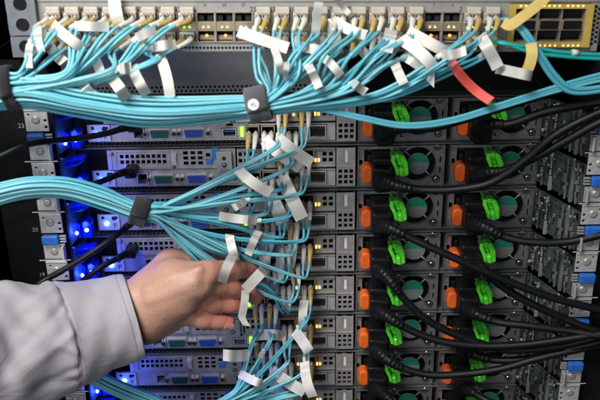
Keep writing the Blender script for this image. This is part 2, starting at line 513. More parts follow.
    g.build('handle_stem', M['green_clip'], p, bevel=.5)
    MB().box(X(1.5), X(5.2), -1.8, -1.55, 11, 21).build('rating_label', M['grey_label'], p)
    return p


def build_server():
    root = empty('rack_server', (0, 0, 0))
    m = MB()
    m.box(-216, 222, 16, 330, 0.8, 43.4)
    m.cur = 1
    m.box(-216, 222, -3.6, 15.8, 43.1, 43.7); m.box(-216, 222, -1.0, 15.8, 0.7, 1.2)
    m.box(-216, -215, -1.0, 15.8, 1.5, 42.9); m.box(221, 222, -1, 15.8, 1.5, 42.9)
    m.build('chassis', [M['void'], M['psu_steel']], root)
    # raised riser cover with its vents
    h = vents(-166, -122, 9, 27.2, 38.0, 2, .68) + vents(-108, -88, 3, 25.5, 40.5, 3, .66)
    h += [(-86, -82, 34, 37.5), (-86, -82, 28.5, 32)]
    m = MB().plate(-177, -59, 22.6, 41.4, -3.4, -2.2, h)
    m.box(-177, -176, -2.1, 0, 22.6, 41.4); m.box(-176, -59, -2.1, 0, 40.6, 41.4)
    # pressed bead round the vent field
    for a in ((-169.5, -119, 40.0, 40.8), (-169.5, -119, 24.4, 25.2), (-169.5, -168.7, 25.3, 39.9), (-119.8, -119, 25.3, 39.9),
              (-112, -111.2, 23, 41), (-174, -173, 23.5, 41.5)):
        m.box(a[0], a[1], -4.1, -3.45, a[2], a[3])
    m.build('riser_cover', M['steel'], root)
    m = MB().prism([(-118, 28), (-114.5, 26.5), (-113, 28), (-113, 38), (-118, 38)], -6, -3.5); m.box(-116.5, -114.5, -6.3, -6.05, 31, 36)
    m.build('clip', M['steel_light'], root, bevel=0.5)
    for (sx_, sz_) in ((-172.2, 38.4), (-116, 24.6), (-62.5, 25.2)):
        screw(root, sx_, -3.3, sz_, 1.25)
    # blue latch with steel tab
    MB().prism([(-86, 27), (-80, 27), (-80, 31), (-74, 34), (-74, 43), (-80, 43), (-81, 33), (-86, 31)], -5.2, -3.5).build('blue_latch', M['blue_touch'], root, bevel=0.5)
    m = MB(); m.box(-76, -62, -9.0, -5.4, 22.8, 40.5); m.cur = 1
    m.cyl((-69, -9.02, 34), (-69, -9.3, 34), 1.9, n=14)
    o = m.build('latch_tab', [M['steel'], M['void']], root, bevel=1.2)
    screw(o, -69, -8.8, 27.5, 1.7)
    # lower port panel
    h = [(-152.5, -140.5, 6.2, 19.2), (-70.5, -56.5, 7, 16.5), (-66, -60, 18.2, 20.6)]
    m = MB().plate(-193, -46, 4.6, 21.2, -1.2, 0, h)
    m.build('port_panel', M['steel'], root)
    dsub('vga_port', root, -127, 12.4, M['vga_green'])
    dsub('serial_port', root, -96, 12.4, M['vga_blue'])
    m = MB().box(-70, -57, -2.4, 6, 7.4, 8.4); m.box(-70, -57, -2.4, 6, 15, 16); m.box(-70, -69, -2.4, 6, 8.5, 14.9); m.box(-58, -57, -2.4, 6, 8.5, 14.9)
    m.cur = 1; m.box(-68, -59, -1.6, 5.5, 12.2, 14.0)
    m.build('usb_port', [M['steel_light'], M['vga_blue']], root)
    m = MB().box(-152, -150.8, -2.6, 9, 6.8, 18.8); m.box(-142.2, -141, -2.6, 9, 6.8, 18.8); m.box(-150.7, -142.3, -2.6, 9, 17.6, 18.8); m.box(-150.7, -142.3, -2.6, 9, 6.8, 8)
    m.build('network_port', M['steel_light'], root)
    # comb of cooling teeth along the bottom edge
    m = MB()
    for k in range(38):
        x = -192 + k * 3.9
        m.box(x, x + 2.0, -3.0, -0.3, 1.6, 4.5)
    m.box(-193, -46, -0.25, 0.4, 1.5, 4.5)
    m.build('cooling_comb', M['dark_metal'], root)
    # status light block at the far end
    m = MB().plate(-191, -172, 6.0, 21.5, -3.2, -1.3, [(-177.6, -174.4, 8, 13)])
    m.cur = 1
    for (x, z, r) in ((-177, 17.8, 2.3), (-187.5, 18.6, 1.6), (-174.6, 18.6, 1.4)):
        m.cyl((x, -3.25, z), (x, -3.4, z), r, n=14)
    m.build('light_panel', [M['steel_light'], M['void']], root)
    m = MB().tube([(-184, -3.3, 13), (-184, -4.8, 13), (-184, -5.6, 13)], [2.3, 2.1, 1.0], n=16)
    led = m.build('status_light', M['led_blue_core'], root)
    m = MB().tube([(-184, -3.25, 13), (-184, -3.9, 13)], [4.6, 4.3], n=18); m.build('light_ring', M['led_blue'], led)
    # clear blue cable-arm latches lit from behind
    lb = MB()
    for (x, w_, z0, z1) in ((-215, 8.5, 3, 21), (-205, 9, 3, 22)):
        lb.prism([(x, z0), (x + w_, z0 + 1), (x + w_ * .9, z0 + 8), (x + w_ * 1.05, z1 - 4), (x + w_ * .5, z1), (x + .5, z1 - 2)], -16, -2)
    lb.build('arm_latch', M['blue_clear'], root, bevel=1.0)
    for (x, z) in ((-210.4, 9), (-200.5, 12)):
        MB().tube([(x, -16.1, z), (x, -17.2, z), (x, -17.6, z)], [2.0, 1.7, .8], n=12).build('latch_light', M['led_blue_core'], root)
    hk = MB()
    arc = [(-216 + 5.5 * math.cos(math.radians(a)), -19, 33 + 6.5 * math.sin(math.radians(a))) for a in range(60, 301, 20)]
    hk.tube(arc, 1.5, n=8); hk.build('hook', M['lc_grey'], root)
    hb = MB().prism([(-215, 31), (-199, 34), (-193, 38), (-195, 41), (-206, 39), (-215, 37)], -22, -8); hb.build('arm_lever', M['blue_clear'], root, bevel=1.2)
    # ---- middle: plug-in network card
    h = vents(-57, -42, 3, 26, 38.5, 2, .62) + [(-21.5, -6.5, 26.5, 39.5), (-1, 12.6, 26.5, 39.5)] + vents(20.5, 32, 2, 26, 37.5, 2, .66)
    m = MB().plate(-57.5, 33.2, 22.6, 40.9, -2.4, -1.2, h)
    m.box(-57.5, 33.2, -5.6, -2.5, 40.2, 40.9); m.box(-57.5, 33.2, -4.4, -2.5, 22.6, 23.2)
    m.build('network_card', M['steel'], root)
    for x0 in (-21.5, -1.0):
        m = MB(); x1 = x0 + 13.8
        m.box(x0 - 1.2, x0, -6.5, 12, 25.6, 41); m.box(x1, x1 + 1.2, -6.5, 12, 25.6, 41); m.box(x0, x1, -7.2, 12, 39.8, 41); m.box(x0, x1, -6.5, 12, 25.6, 26.6)
        m.build('transceiver_cage', M['cage'], root)
    for k, (x, mm) in enumerate(((14.6, 'led_amber'), (18.0, 'led_warm'), (-4.6, 'led_warm'))):
        MB().box(x - 1.2, x + 1.2, -3.2, -2.45, 27, 30.6).build('link_light', M[mm], root, bevel=.4)
    # ---- middle lower: jack strip
    h = [(-49.5, -20, 6.5, 19), (-13, 1.5, 5.6, 19), (8.5, 25.5, 5.4, 19.4)]
    m = MB().plate(-45.5, 33.2, 3.4, 20.4, -2.4, -1.2, h)
    m.box(-45.5, 33.2, -4.6, -2.5, 19.8, 20.4)
    m.box(-45.5, 52, -.9, 4, 1.6, 2.3)
    m.build('jack_panel', M['steel_light'], root)
    for (a, b_) in ((-12.6, 1.1), (9.0, 25.0)):
        m = MB().box(a, a + 1.3, -4.4, 10, 6, 18.8); m.box(b_ - 1.3, b_, -4.4, 10, 6, 18.8); m.box(a + 1.35, b_ - 1.35, -4.4, 10, 17.4, 18.8); m.box(a + 1.35, b_ - 1.35, -4.4, 10, 6, 7.2)
        m.cur = 1; m.box(a + 1.4, b_ - 1.4, -1, 0, 7.3, 17.3)
        m.cur = 2
        for k in range(6):
            x = a + 3.2 + k * (b_ - a - 6.4) / 5
            m.box(x - .3, x + .3, -3.4, -1.1, 15.2, 15.8)
        m.build('network_jack', [M['steel_light'], M['void'], M['boot_ochre']], root)
    for x0 in (-48.5, -34.5):
        m = MB(); x1 = x0 + 12.6
        m.box(x0, x0 + 1.1, -6, 12, 6.5, 19.4); m.box(x1 - 1.1, x1, -6, 12, 6.5, 19.4); m.box(x0 + 1.15, x1 - 1.15, -6.4, 12, 18.3, 19.4); m.box(x0 + 1.15, x1 - 1.15, -6, 12, 6.5, 7.5)
        m.build('transceiver_cage', M['cage'], root)
    MB().box(-53.4, -50.6, -3.0, -1.25, 8, 17).build('activity_light', M['led_green'], root, bevel=.4)
    # ---- perforated blank plate beside the power supplies
    h = vents(35.3, 50.6, 3, 4.8, 20.8, 3, .66) + [(41, 44.5, 27, 39.5)]
    m = MB().plate(34.2, 51.6, 3.2, 40.9, -4.8, -3.4, h)
    m.box(34.2, 35.0, -3.3, 0, 3.2, 40.9); m.box(50.8, 51.6, -3.3, 4, 3.2, 40.9)
    m.box(34.6, 51.2, -5.6, -4.9, 22.2, 23.0)
    m.build('vent_plate', M['steel'], root)
    MB().box(40.8, 44.7, -2.6, -1, 26.5, 40).build('asset_label', M['paper'], root)
    build_power_supply(54.0, root); build_power_supply(139.6, root)
    return root


server = build_server()
SDESC = ['rack server directly under the thick aqua cable bundle, blue light at its end',
         'rack server just above the aqua bundle held by the plain black strap',
         'rack server crossed by the aqua bundle and its plain black strap',
         'rack server directly above the back of the hand',
         'rack server hidden for the most part behind the hand',
         'rack server whose ports show just under the fingertips',
         'rack server two rows under the hand, white flag lying over its latch',
         'lowest rack server, cut by the lower edge of the picture']
for n in range(NROW):
    o = server if n == 0 else copy_tree(server)
    o.location = (0, 0, rowz(n) * S)
    tag(o, SDESC[n], 'server', 'servers stacked in the rack')

# lid of the topmost server seen through the empty unit, and the sheet behind it
t = empty('gap_panel', (0, 0, 102), 'grey sheet metal blanking panel in the gap under the switch', 'panel')
m = MB().box(-214, 45, 14, 16, 101.5, 172)
m.build('sheet', M['lid'], t, (0, 0, 102))
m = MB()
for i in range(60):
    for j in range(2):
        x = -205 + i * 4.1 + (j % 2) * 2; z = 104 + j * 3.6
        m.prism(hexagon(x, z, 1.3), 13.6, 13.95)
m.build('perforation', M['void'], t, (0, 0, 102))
t = empty('gap_panel', (130, 0, 102), 'black sheet standing in for the shadow in the gap above the power supplies', 'panel')
MB().box(46, 224, 14, 16, 101.5, 172).build('sheet', M['dark_metal'], t, (130, 0, 102))  # black colour stands in for the shadow in this part of the gap
m = MB().box(52, 218, 12.5, 13.8, 104, 106); m.box(52, 218, 12.5, 13.8, 150, 152)
m.build('stiffener', M['dark_metal'], t, (130, 0, 102), bevel=.5)

# ================================================================== RAIL BRACKETS
RY = -70.0


def build_bracket(side):
    """steel bracket with rivet, square holes, blue tab; local origin = centre of the blue tab"""
    root = empty('rail_bracket', (0, 0, 0)); s = side
    X = lambda a: a * s
    def bx(m, a0, a1, *r):
        m.box(min(X(a0), X(a1)), max(X(a0), X(a1)), *r)
    m = MB()
    hs = [(6.0, 8.2, 8, 10.2), (6.0, 8.2, 13.6, 15.8), (-7, -5, 19, 20.5)]
    hs = [(min(X(a), X(b)), max(X(a), X(b)), c_, d_) for a, b, c_, d_ in hs]
    m.plate(-9.5, 9.5, 5.5, 23.0, 0, 1.4, hs)
    bx(m, -9.5, 9.5, -1.0, 1.4, 23.2, 24.4)
    bx(m, -15, 13, .2, 1.0, 24.6, 25.6)
    m.build('upper_ear', M['steel_light'], root, bevel=.35)
    m = MB(); m.plate(-9.5, 9.5, -19.5, -5.2, 0, 1.4, [(min(X(5.5), X(8)), max(X(5.5), X(8)), -9, -6.8)])
    bx(m, 7.6, 9.5, -6, -.1, -18, -5.4)
    m.build('lower_ear', M['steel_light'], root, bevel=.35)
    for z in (15.5, -12):
        MB().tube([(X(-.5), .2, z), (X(-.5), -.7, z), (X(-.5), -1.2, z)], [3.6, 3.4, 2.2], n=20).build('rivet', M['steel'], root)
    m = MB(); bx(m, -9.0, 5.6, -5.0, 1.0, -4.4, 4.6); m.build('release_tab', M['blue_plastic'], root, bevel=1.6, seg=3)
    m = MB()
    for z in (-3.2, -.6, 2.0):
        bx(m, 5.9, 11.5, -1.6, 1.2, z, z + 1.5)
    m.build('spring', M['steel'], root, bevel=.4)
    return root


for side, px0, desc in ((1, -215.5, 'steel rail bracket with {} near the numbered post, {} of its column'), (-1, 252.5, 'steel rail bracket with {} beyond the power supplies, {} of its column')):
    proto = build_bracket(side)
    for n in range(7):
        o = proto if n == 0 else copy_tree(proto)
        z = 88.5 - 46.2 * n
        o.location = (px0 * S, RY * S, z * S)
        tag(o, desc.format('a blue tab', ORD[n]), 'bracket', 'rail brackets')

# sliding rails between the brackets and the servers: dark green coated steel with small fittings
def build_slide(side):
    root = empty('slide_rail', (0, 0, 0)); s = side
    m = MB()
    xa, xb = (-217.5, -207.5) if s < 0 else (223, 246)
    def quad(y0, y1, x0, x1, z0, z1, th=1.2):
        b = len(m.v)
        m.v.extend([(x0, y0, z0), (x1, y1, z0), (x1, y1, z1), (x0, y0, z1), (x0 + .4, y0 + th, z0), (x1 + .4, y1 + th, z0), (x1 + .4, y1 + th, z1), (x0 + .4, y0 + th, z1)])
        for q in ((0, 1, 2, 3), (7, 6, 5, 4), (0, 4, 5, 1), (1, 5, 6, 2), (2, 6, 7, 3), (3, 7, 4, 0)):
            m.face([b + i for i in q])
    if s > 0:
        quad(2, -60, xa, xb, 3, 41)
        quad(-1, -40, xa - 1.0, xb - 9.5, 5, 8); quad(-1, -52, xa - 1.0, xb - 5, 36, 39)
    else:
        quad(-60, 2, xa, xb, 3, 41)
    m.build('channel', M['pcb'], root)
    if s > 0:
        r2 = random.Random(4)
        ux, uy = (xb - xa) / 62.0, -1.0          # along the slanted channel
        def on(t_, out):
            return xa + (xb - xa) * t_ - out * .9, 2 - 62 * t_ - out * .35
        # upright folded strips across the channel, with teeth
        for k, (t0, o_, mm_) in enumerate(((.16, 2.0, 'psu_steel'), (.36, 3.2, 'steel'), (.58, 2.4, 'pcb'), (.70, 3.6, 'psu_steel'), (.9, 2.0, 'psu_steel'))):
            q = MB(); x, y = on(t0, o_); z = 3.0
            while z < 40:
                h_ = r2.uniform(3, 11); w_ = r2.uniform(.9, 2.6); e_ = r2.uniform(-1.0, 1.0)
                q.box(x - w_ + e_, x + w_ * .4 + e_, y - .9 - abs(e_) * .4, y + .4, z, min(41, z + h_)); z += h_ + r2.choice((.1, .1, 1.2))
            q.build('folded_strip', M[mm_], root, bevel=.3)
        for k in range(34):
            t_ = r2.uniform(0.05, 0.97); o_ = r2.uniform(.8, 4.5); x, y = on(t_, o_)
            z = r2.uniform(5, 38); kind = r2.random()
            q = MB()
            if kind < .35:
                r_ = r2.uniform(.8, 1.9); q.tube([(x, y + 1, z), (x - .5, y - .8, z), (x - .7, y - 1.3, z)], [r_, r_, r_ * .6], n=10)
            elif kind < .7:
                h_ = r2.uniform(1.5, 6.5); q.box(x - .9, x + .9, y - 1.6, y, z, z + h_)
            else:
                h_ = r2.uniform(2, 5); n_ = 10
                q.tube([(x + .9 * math.cos(a_), y, z + h_ / 2 + h_ / 2 * math.sin(a_)) for a_ in np.linspace(-.4, 4.2, n_)], .45, n=6)
            q.build('fitting', M[r2.choice(['steel', 'pcb', 'psu_steel', 'steel', 'chrome', 'dark_metal'])], root, bevel=.3)
        MB().box(xb - 9, xb - 6.0, -52, -48, 3, 41).build('edge_strip', M['psu_steel'], root, bevel=.5)
    return root


for side, desc in ((1, 'dark green slide rail beside the power supplies of the {} server'), (-1, 'dark slide rail at the blue lit end of the {} server')):
    proto = build_slide(side)
    for n in range(NROW):
        o = proto if n == 0 else copy_tree(proto)
        o.location = (0, 0, rowz(n) * S)
        tag(o, desc.format(ORD[n]), 'rail', 'slide rails along the servers')

# glow of the status and latch lights; last lamp added to spread blue further
for n in range(NROW):
    for (x, y, z, e) in ((-184, -22, 13, 0.009), (-205, -26, 14, 0.040), (-165, -26, 18, 0.005)):
        l = bpy.data.lights.new('blue_glow', 'POINT'); l.energy = e * (1.2 if n else 0.6); l.color = (0.03, 0.08, 1.0); l.shadow_soft_size = 0.004
        o = bpy.data.objects.new('blue_glow', l); col.objects.link(o); o.location = (x * S, y * S, (rowz(n) + z) * S)

# ================================================================== NETWORK SWITCH
SY = -60.0
sw_o = P(300, 25, SY)
sw = empty('network_switch', sw_o, 'warm grey network switch with two rows of ports and a yellow framed block', 'switch')
ql, qr = P(40, 25, SY), P(590, 25, SY)
sw_ang = math.atan2(qr[2] - ql[2], qr[0] - ql[0])
sw.rotation_euler = (0, -sw_ang, 0)
ca, sa = math.cos(sw_ang), math.sin(sw_ang)


def sl(px, py, Y=SY):
    """pixel -> switch-local x, z"""
    d = P(px, py, Y) - sw_o
    return d[0] * ca + d[2] * sa, -d[0] * sa + d[2] * ca


def sw_world(x, y, z):
    return np.array([sw_o[0] + x * ca - z * sa, sw_o[1] + y, sw_o[2] + x * sa + z * ca])


zt, zb = sl(300, 1)[1], sl(300, 51)[1]
xl, xr = sl(40, 25)[0], sl(600, 25)[0]
NC = 24
cx = [sl(55 + 18.87 * i, 25)[0] for i in range(NC)]
zu0, zu1 = sl(300, 21.5)[1], sl(300, 12.5)[1]
zl0, zl1 = sl(300, 41)[1], sl(300, 31)[1]
hw = 6.4
open_cols = {8, 9, 10, 20, 21}
holes = []
for x in cx:
    holes += [(x - hw, x + hw, zu0, zu1), (x - hw, x + hw, zl0, zl1)]
qx0, qx1 = sl(507, 25)[0], sl(591, 25)[0]
holes.append((qx0, qx1, sl(548, 47)[1], sl(548, 3)[1]))
m = MB().plate(xl, xr, zb, zt, 0, 1.5, holes); m.build('front_panel', M['panel'], sw)
m = MB().box(xl + .5, xr - .5, 14, 330, zb + .3, zt - .3); m.cur = 1
m.box(xl, xr, -1.2, 330, zt, zt + 1.0); m.box(xl, xr, 1.6, 330, zb - .9, zb - .1)
m.box(xl, xl + .4, 1.6, 330, zb, zt - .1); m.box(xr - .4, xr, 1.6, 330, zb, zt - .1)
m.build('chassis', [M['void'], M['panel']], sw)
for g in range(6):
    a, b_ = cx[g * 4] - hw - .9, cx[g * 4 + 3] + hw + .9
    m = MB()
    m.box(a, b_, -1.6, -.1, zu1 + .05, zu1 + .9); m.box(a, b_, -1.6, -.1, zl0 - .9, zl0 - .05)
    for k in range(5):
        x = a + .4 + k * (b_ - a - .8) / 4
        m.box(x - .45, x + .45, -1.6, 13, zl0, zu1)
    m.cur = 1
    m.box(a + .9, b_ - .9, -.9, 12, zl1 + .3, zu0 - .3)
    m.build('port_cage', [M['cage'], M['cage']], sw)
for i, x in enumerate(cx):
    zc = (zu0 + zl1) / 2
    for s in (-1, 1):
        lit = i in open_cols
        mm = 'led_warm' if lit else ('led_lime' if (i * 7 + s) % 3 else 'led_green')
        if not lit and (i * 5 + s) % 7 == 0:
            mm = 'led_amber'
        q = MB().prism([(x + s * 2.3 - 1.1, zc - 1.0), (x + s * 2.3 + 1.1, zc - 1.0), (x + s * 2.3 + (.7 if s < 0 else -.7), zc + 1.2)], -1.5, -.95)
        q.build('port_light', M[mm], sw)
    if i in open_cols:
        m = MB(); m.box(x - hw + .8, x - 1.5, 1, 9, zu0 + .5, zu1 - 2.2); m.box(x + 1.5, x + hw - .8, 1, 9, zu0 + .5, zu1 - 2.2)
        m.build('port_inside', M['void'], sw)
        m = MB(); m.box(x - hw + .6, x + hw - .6, 4, 5, zl0 + .4, zl0 + 4.2); m.cur = 1; m.cyl((x, 3.9, zl0 + 3.8), (x, 3.5, zl0 + 3.8), 1.3, n=10)
        m.build('port_spring', [M['cage'], M['led_orange']], sw)
# perforated strip
m = MB(); zv = sl(300, 47.6)[1]
for k in range(118):
    x = xl + 6 + k * 2.95
    if x > qx0 - 4: break
    m.cyl((x, -.05, zv), (x, -.25, zv), 1.12, n=10)
m.build('vent_strip', M['void'], sw)
m = MB()
for i in range(4):
    for j in range(9):
        x, z = qx1 + 2.2 + i * 2.9, zb + 6 + j * 3.7 + (i % 2) * 1.85
        if z < zt - 3: m.prism(hexagon(x, z, 1.5), -.3, -.05)
m.build('side_vent', M['void'], sw)
# yellow block with six wide ports
bx0, bx1 = qx0 + 5.5, qx1 - 6
bz0, bz1 = sl(548, 41)[1], sl(548, 8)[1]
wq = (bx1 - bx0) / 3
hh = []
for k in range(3):
    a = bx0 + k * wq + .6; b_ = bx0 + (k + 1) * wq - .6
    zm = (bz0 + bz1) / 2
    hh += [(a, b_, bz0, zm - 4.2), (a, b_, zm + 4.2, bz1)]
m = MB().plate(qx0 + .2, qx1 - .2, sl(548, 46.5)[1], sl(548, 3.4)[1], -3, -1.6, [(bx0, bx1, bz0, bz1)])
m.box(qx0 + .2, qx0 + 1.2, -1.5, 4, sl(548, 46.5)[1], sl(548, 3.4)[1]); m.box(qx1 - 1.2, qx1 - .2, -1.5, 4, sl(548, 46.5)[1], sl(548, 3.4)[1])
yb = m.build('uplink_frame', M['yellow'], sw)
m = MB().plate(bx0 - .5, bx1 + .5, bz0 - .5, bz1 + .5, -1.2, 6, hh)
m.cur = 1
for k in range(3):
    for j in range(7):
        x = bx0 + k * wq + 3 + j * (wq - 6) / 6
        m.box(x - 1.1, x + 1.1, -1.6, -1.25, (bz0 + bz1) / 2 - 3.4, (bz0 + bz1) / 2 + 3.4)
m.build('uplink_cage', [M['cage'], M['dark_metal']], sw)
for k in range(3):
    for z in (bz0 - 3.0, bz1 + 2.2):
        for s in (-6, -2, 2, 6):
            MB().box(bx0 + (k + .5) * wq + s - .8, bx0 + (k + .5) * wq + s + .8, -3.4, -3.05, z - .8, z + .8).build('uplink_light', M['led_warm' if s % 4 else 'led_amber'], sw)
# printed port numbers along the top edge
for i in range(NC):
    n1 = 47 - 2 * i
    px = 55 + 18.87 * i - 9.4
    xn, zn = sl(px, 9.3 if i not in open_cols else 5)
    if n1 > 0 and i > 0:
        text_mesh(str(n1), 'port_number', 5.4 if i not in open_cols else 3.4, M['ink'], sw, (xn if i not in open_cols else cx[i], -.12, zn if i not in open_cols else sl(300, 5)[1]))
m = MB().cyl((sl(47, 9)[0], -.05, sl(47, 9)[1]), (sl(47, 9)[0], -.3, sl(47, 9)[1]), 1.7, n=14); m.build('screw_hole', M['void'], sw)

# transceivers plugged into the filled ports: beige pull tab above, metal body in the cage
def build_transceiver():
    r = empty('optical_transceiver', (0, 0, 0))
    m = MB().box(-5.9, 5.9, -5.5, 9, -3.9, 3.9); m.cur = 1
    m.box(-5, -.4, -5.7, -5.55, -2.6, 2.4); m.box(.4, 5, -5.7, -5.55, -2.6, 2.4)
    m.build('body', [M['steel_light'], M['void']], r, bevel=.3)
    return r


tr0 = None
for i in range(NC):
    if i in open_cols: continue
    for row, (za, zz) in enumerate(((zu0, zu1), (zl0, zl1))):
        if tr0 is None:
            o = tr0 = build_transceiver()
        else:
            o = tr0.copy(); col.objects.link(o)
            for ch in [c for c in tr0.children if c.name.startswith('body')]:
                q = ch.copy(); col.objects.link(q); q.parent = o
        o.location = [c * S for c in sw_world(cx[i], 0, (za + zz) / 2)]
        o.rotation_euler = sw.rotation_euler
        if row == 0:
            z0_, z1_ = sl(300, 12.3)[1], sl(300, 5.6)[1]
            zm = (za + zz) / 2
            MB().box(-4.4, 6.6, -7.5, -1.7, z0_ - zm, z1_ - zm).build('pull_tab', M['beige'], o, bevel=.8)
            tag(o, 'optical transceiver with a beige pull tab plugged into the upper switch port row', 'transceiver', 'transceivers in the upper switch port row')
        else:
            tag(o, 'optical transceiver without pull tab plugged into the lower switch port row', 'transceiver', 'transceivers in the lower switch port row')

# ================================================================== FIBRE CABLES
cables = []          # dicts: root, path (list of np points, mm), origin


class Bundle:
    """control sections (px, py, Y, ru_px, rv_mm); lanes packed in an ellipse"""
    def __init__(self, secs):
        self.secs = secs

    def at(self, k, u, v, j):
        px, py, Y, ru, rv = self.secs[k]
        return P(px + j[0], py + u * ru + j[1], Y + v * rv)


def lanes(n):
    out = []
    for i in range(n):
        r = math.sqrt((i + .5) / n); a = i * 2.39996
        out.append((r * math.sin(a), r * math.cos(a)))
    return sorted(out)


AQ = ['aqua', 'aqua', 'aqua_b', 'aqua_c', 'aqua_b']


def make_cable(name, strands, port, r=1.42, mats=None, boot=('boot_white', 'boot_ochre'), lc='lc_grey', per=9, blen=16):
    """strands: two lists of control points ordered from the port outwards (port end first). port: True when a plug is on the first end"""
    org = tuple(strands[0][0])
    root = empty(name, org)
    path = None
    cm = M[mats or random.choice(AQ)]
    if len(strands) < 2:
        pairs = [strands[0]]
    else:
        pairs = strands
    for k, st in enumerate(pairs):
        sp = spline(st, per)
        if path is None: path = sp
        if port:
            d = np.array([np.linalg.norm(sp[i + 1] - sp[i]) for i in range(len(sp) - 1)]); cum = np.concatenate([[0], np.cumsum(d)])
            i1 = int(np.searchsorted(cum, blen + 6))
            MB().tube(sp[i1 - 1:] if i1 > 0 else sp, r, n=8).build('strand', cm, root, org)
            p0 = sp[0]; dv = (sp[1] - sp[0]); dv /= np.linalg.norm(dv)
            m = MB()
            m.tube([p0, p0 + dv * 3, p0 + dv * 6.5], [3.0, 3.1, 2.7], n=4)
            m.cur = 1
            pts = [p0 + dv * 6.0]; 
            for s_ in np.linspace(7.5, blen + 8, 7):
                q = np.array([np.interp(s_, cum, [pp[c_] for pp in sp]) for c_ in range(3)]); pts.append(q)
            m.tube(pts, [2.6, 2.7, 2.6, 2.4, 2.2, 2.0, 1.75, 1.6], n=10)
            m.build('connector', [M[lc], M[boot[k % 2]]], root, org)
        else:
            MB().tube(sp, r, n=8).build('strand', cm, root, org)
    c = {'root': root, 'path': path, 'org': org, 'flags': []}
    cables.append(c)
    return c


def jit(a):
    return (random.uniform(-a, a), random.uniform(-a, a))


def bundle_cables(bun, targets, group, plain, tail, start=0, portdir=1, jitter=1.0, r=1.42):
    """targets: list of (port point, out vector list of extra control points after the port) ordered like the lanes from the top down"""
    L = lanes(len(targets) * 2)
    res = []
    for i, (pp, extra) in enumerate(targets):
        st = []
        for s in (0, 1):
            u, v = L[2 * i + s]
            off = np.array([(-3.1, 3.1)[s], 0, 0])
            c = [pp + off]
            for e in extra:
                c.append(np.array(e[:3]) + off * e[3])
            for k in range(len(bun.secs)):
                c.append(bun.at(k, u, v, jit(jitter)))
            st.append(c)
        cb = make_cable('fibre_cable', st, True, r=r, boot=random.choice([('boot_white', 'boot_ochre'), ('boot_white', 'boot_white'), ('boot_ochre', 'boot_white'), ('boot_white', 'boot_ochre')]))
        cb['group'], cb['plain'] = group, plain
        cb['tail'] = tail
        res.append(cb)
    return res


def switch_port(i, row):
    zc = ((zu0 + zu1) / 2, (zl0 + zl1) / 2)[row]
    return sw_world(cx[i], -5.0, zc)


# ---- A: cables from the first switch columns to the plain strap at the frame edge
bunA = Bundle([(152, 55, -104, 9, 10), (112, 66, -110, 14, 12), (66, 79, -115, 15, 12), (20, 87, -118, 17, 11), (-6, 90, -116, 21, 11), (-60, 95, -110, 26, 12)])
tA = []
for row in (0, 1):
    for i in range(8):
        p = switch_port(i, row); px = 55 + 18.87 * i
        e1 = (*(p + np.array([0, -11, -.8])), 1.0)
        e2 = (*(p + np.array([-5 - 1.2 * i, -25, -4 - 2 * row])), .8)
        tA.append((px + row * 30, p, [e1, e2]))
tA.sort(key=lambda q: q[0])
cabA = []
# each cable meets the bundle as far along as its own port allows
for q in range(len(tA)):
    px, p, ex = tA[q]
tgA = []
for px, p, ex in tA:
    tgA.append((p, ex))
L = lanes(len(tgA) * 2)
for i, ((px, p, ex)) in enumerate(tA):
    st = []
    secs = [s_ for s_ in bunA.secs if s_[0] < px - (38 if px > 100 else 26)]
    for s in (0, 1):
        u, v = L[2 * i + s]
        off = np.array([(-3.1, 3.1)[s], 0, 0])
        c = [p + off] + [np.array(e[:3]) + off * e[3] for e in ex]
        for (sx, sy, Y, ru, rv) in secs:
            j = jit(1.0)
            c.append(P(sx + j[0], sy + u * ru + j[1], Y + v * rv))
        st.append(c)
    cb = make_cable('fibre_cable', st, True, r=1.38, boot=random.choice([('boot_white', 'boot_ochre'), ('boot_ochre', 'boot_white')]))
    cb['group'] = 'aqua cables from the switch end by the perforated upright'
    cb['plain'] = 'aqua fibre cable without paper flag, from the switch ports nearest the perforated upright'
    cb['tail'] = 'aqua fibre cable from the switch ports near the perforated upright'

# ---- B: thick bundle running under A, through the grey strap, fanning up to the rest of the switch
bunB = [(268, 103, -112, 12, 10), (228, 108, -114, 12, 9), (150, 111.5, -116, 15, 10), (80, 103, -117, 13.5, 10), (18, 92, -118, 17, 10), (-60, 106, -110, 18, 10)]
tB = []
for i in (11, 12, 13, 14, 15, 16, 17, 18, 19, 22, 23):
    for row in (0, 1):
        tB.append((55 + 18.87 * i + row * 8, i, row))
tB.sort()
L = lanes(len(tB) * 2)
for k, (px, i, row) in enumerate(tB):
    p = switch_port(i, row)
    st = []
    far = max(0.0, (px - 268) / 230.0)
    for s in (0, 1):
        u, v = L[2 * k + s]
        off = np.array([(-3.1, 3.1)[s], 0, 0])
        e1 = p + np.array([0, -11, -.8]) + off
        e2 = p + np.array([-3 - 5 * far, -26, -8]) + off * .8
        c = [p + off, e1, e2]
        Yf = -95 - 14 * random.random() - 8 * (1 - row)
        if far < .15:
            c.append(P(px - 6 + s * 3, 74 + random.uniform(-4, 4), Yf))
        else:
            j = jit(3)
            c.append(P(px - 24 - 14 * far + s * 2 + 1.6 * j[0], 54 + 6 * row + 10 * random.random() + s, Yf))
            if far > .35:
                c.append(P(268 + (px - 268) * .52 + j[0], 82 + 9 * far + 8 * u + s, -108 + 8 * v))
        for (sx, sy, Y, ru, rv) in bunB:
            j = jit(.9)
            c.append(P(sx + j[0], sy + u * ru + j[1], Y + v * rv))
        st.append(c)
    cb = make_cable('fibre_cable', st, True, r=1.32, boot=random.choice([('boot_white', 'boot_white'), ('boot_ochre', 'boot_white'), ('boot_white', 'boot_ochre')]))
    cb['group'] = 'aqua cables in the thick bundle with the grey strap'
    cb['plain'] = 'aqua fibre cable without paper flag, strapped in the thick bundle under the switch'
    cb['tail'] = 'aqua fibre cable of the thick grey-strapped bundle'

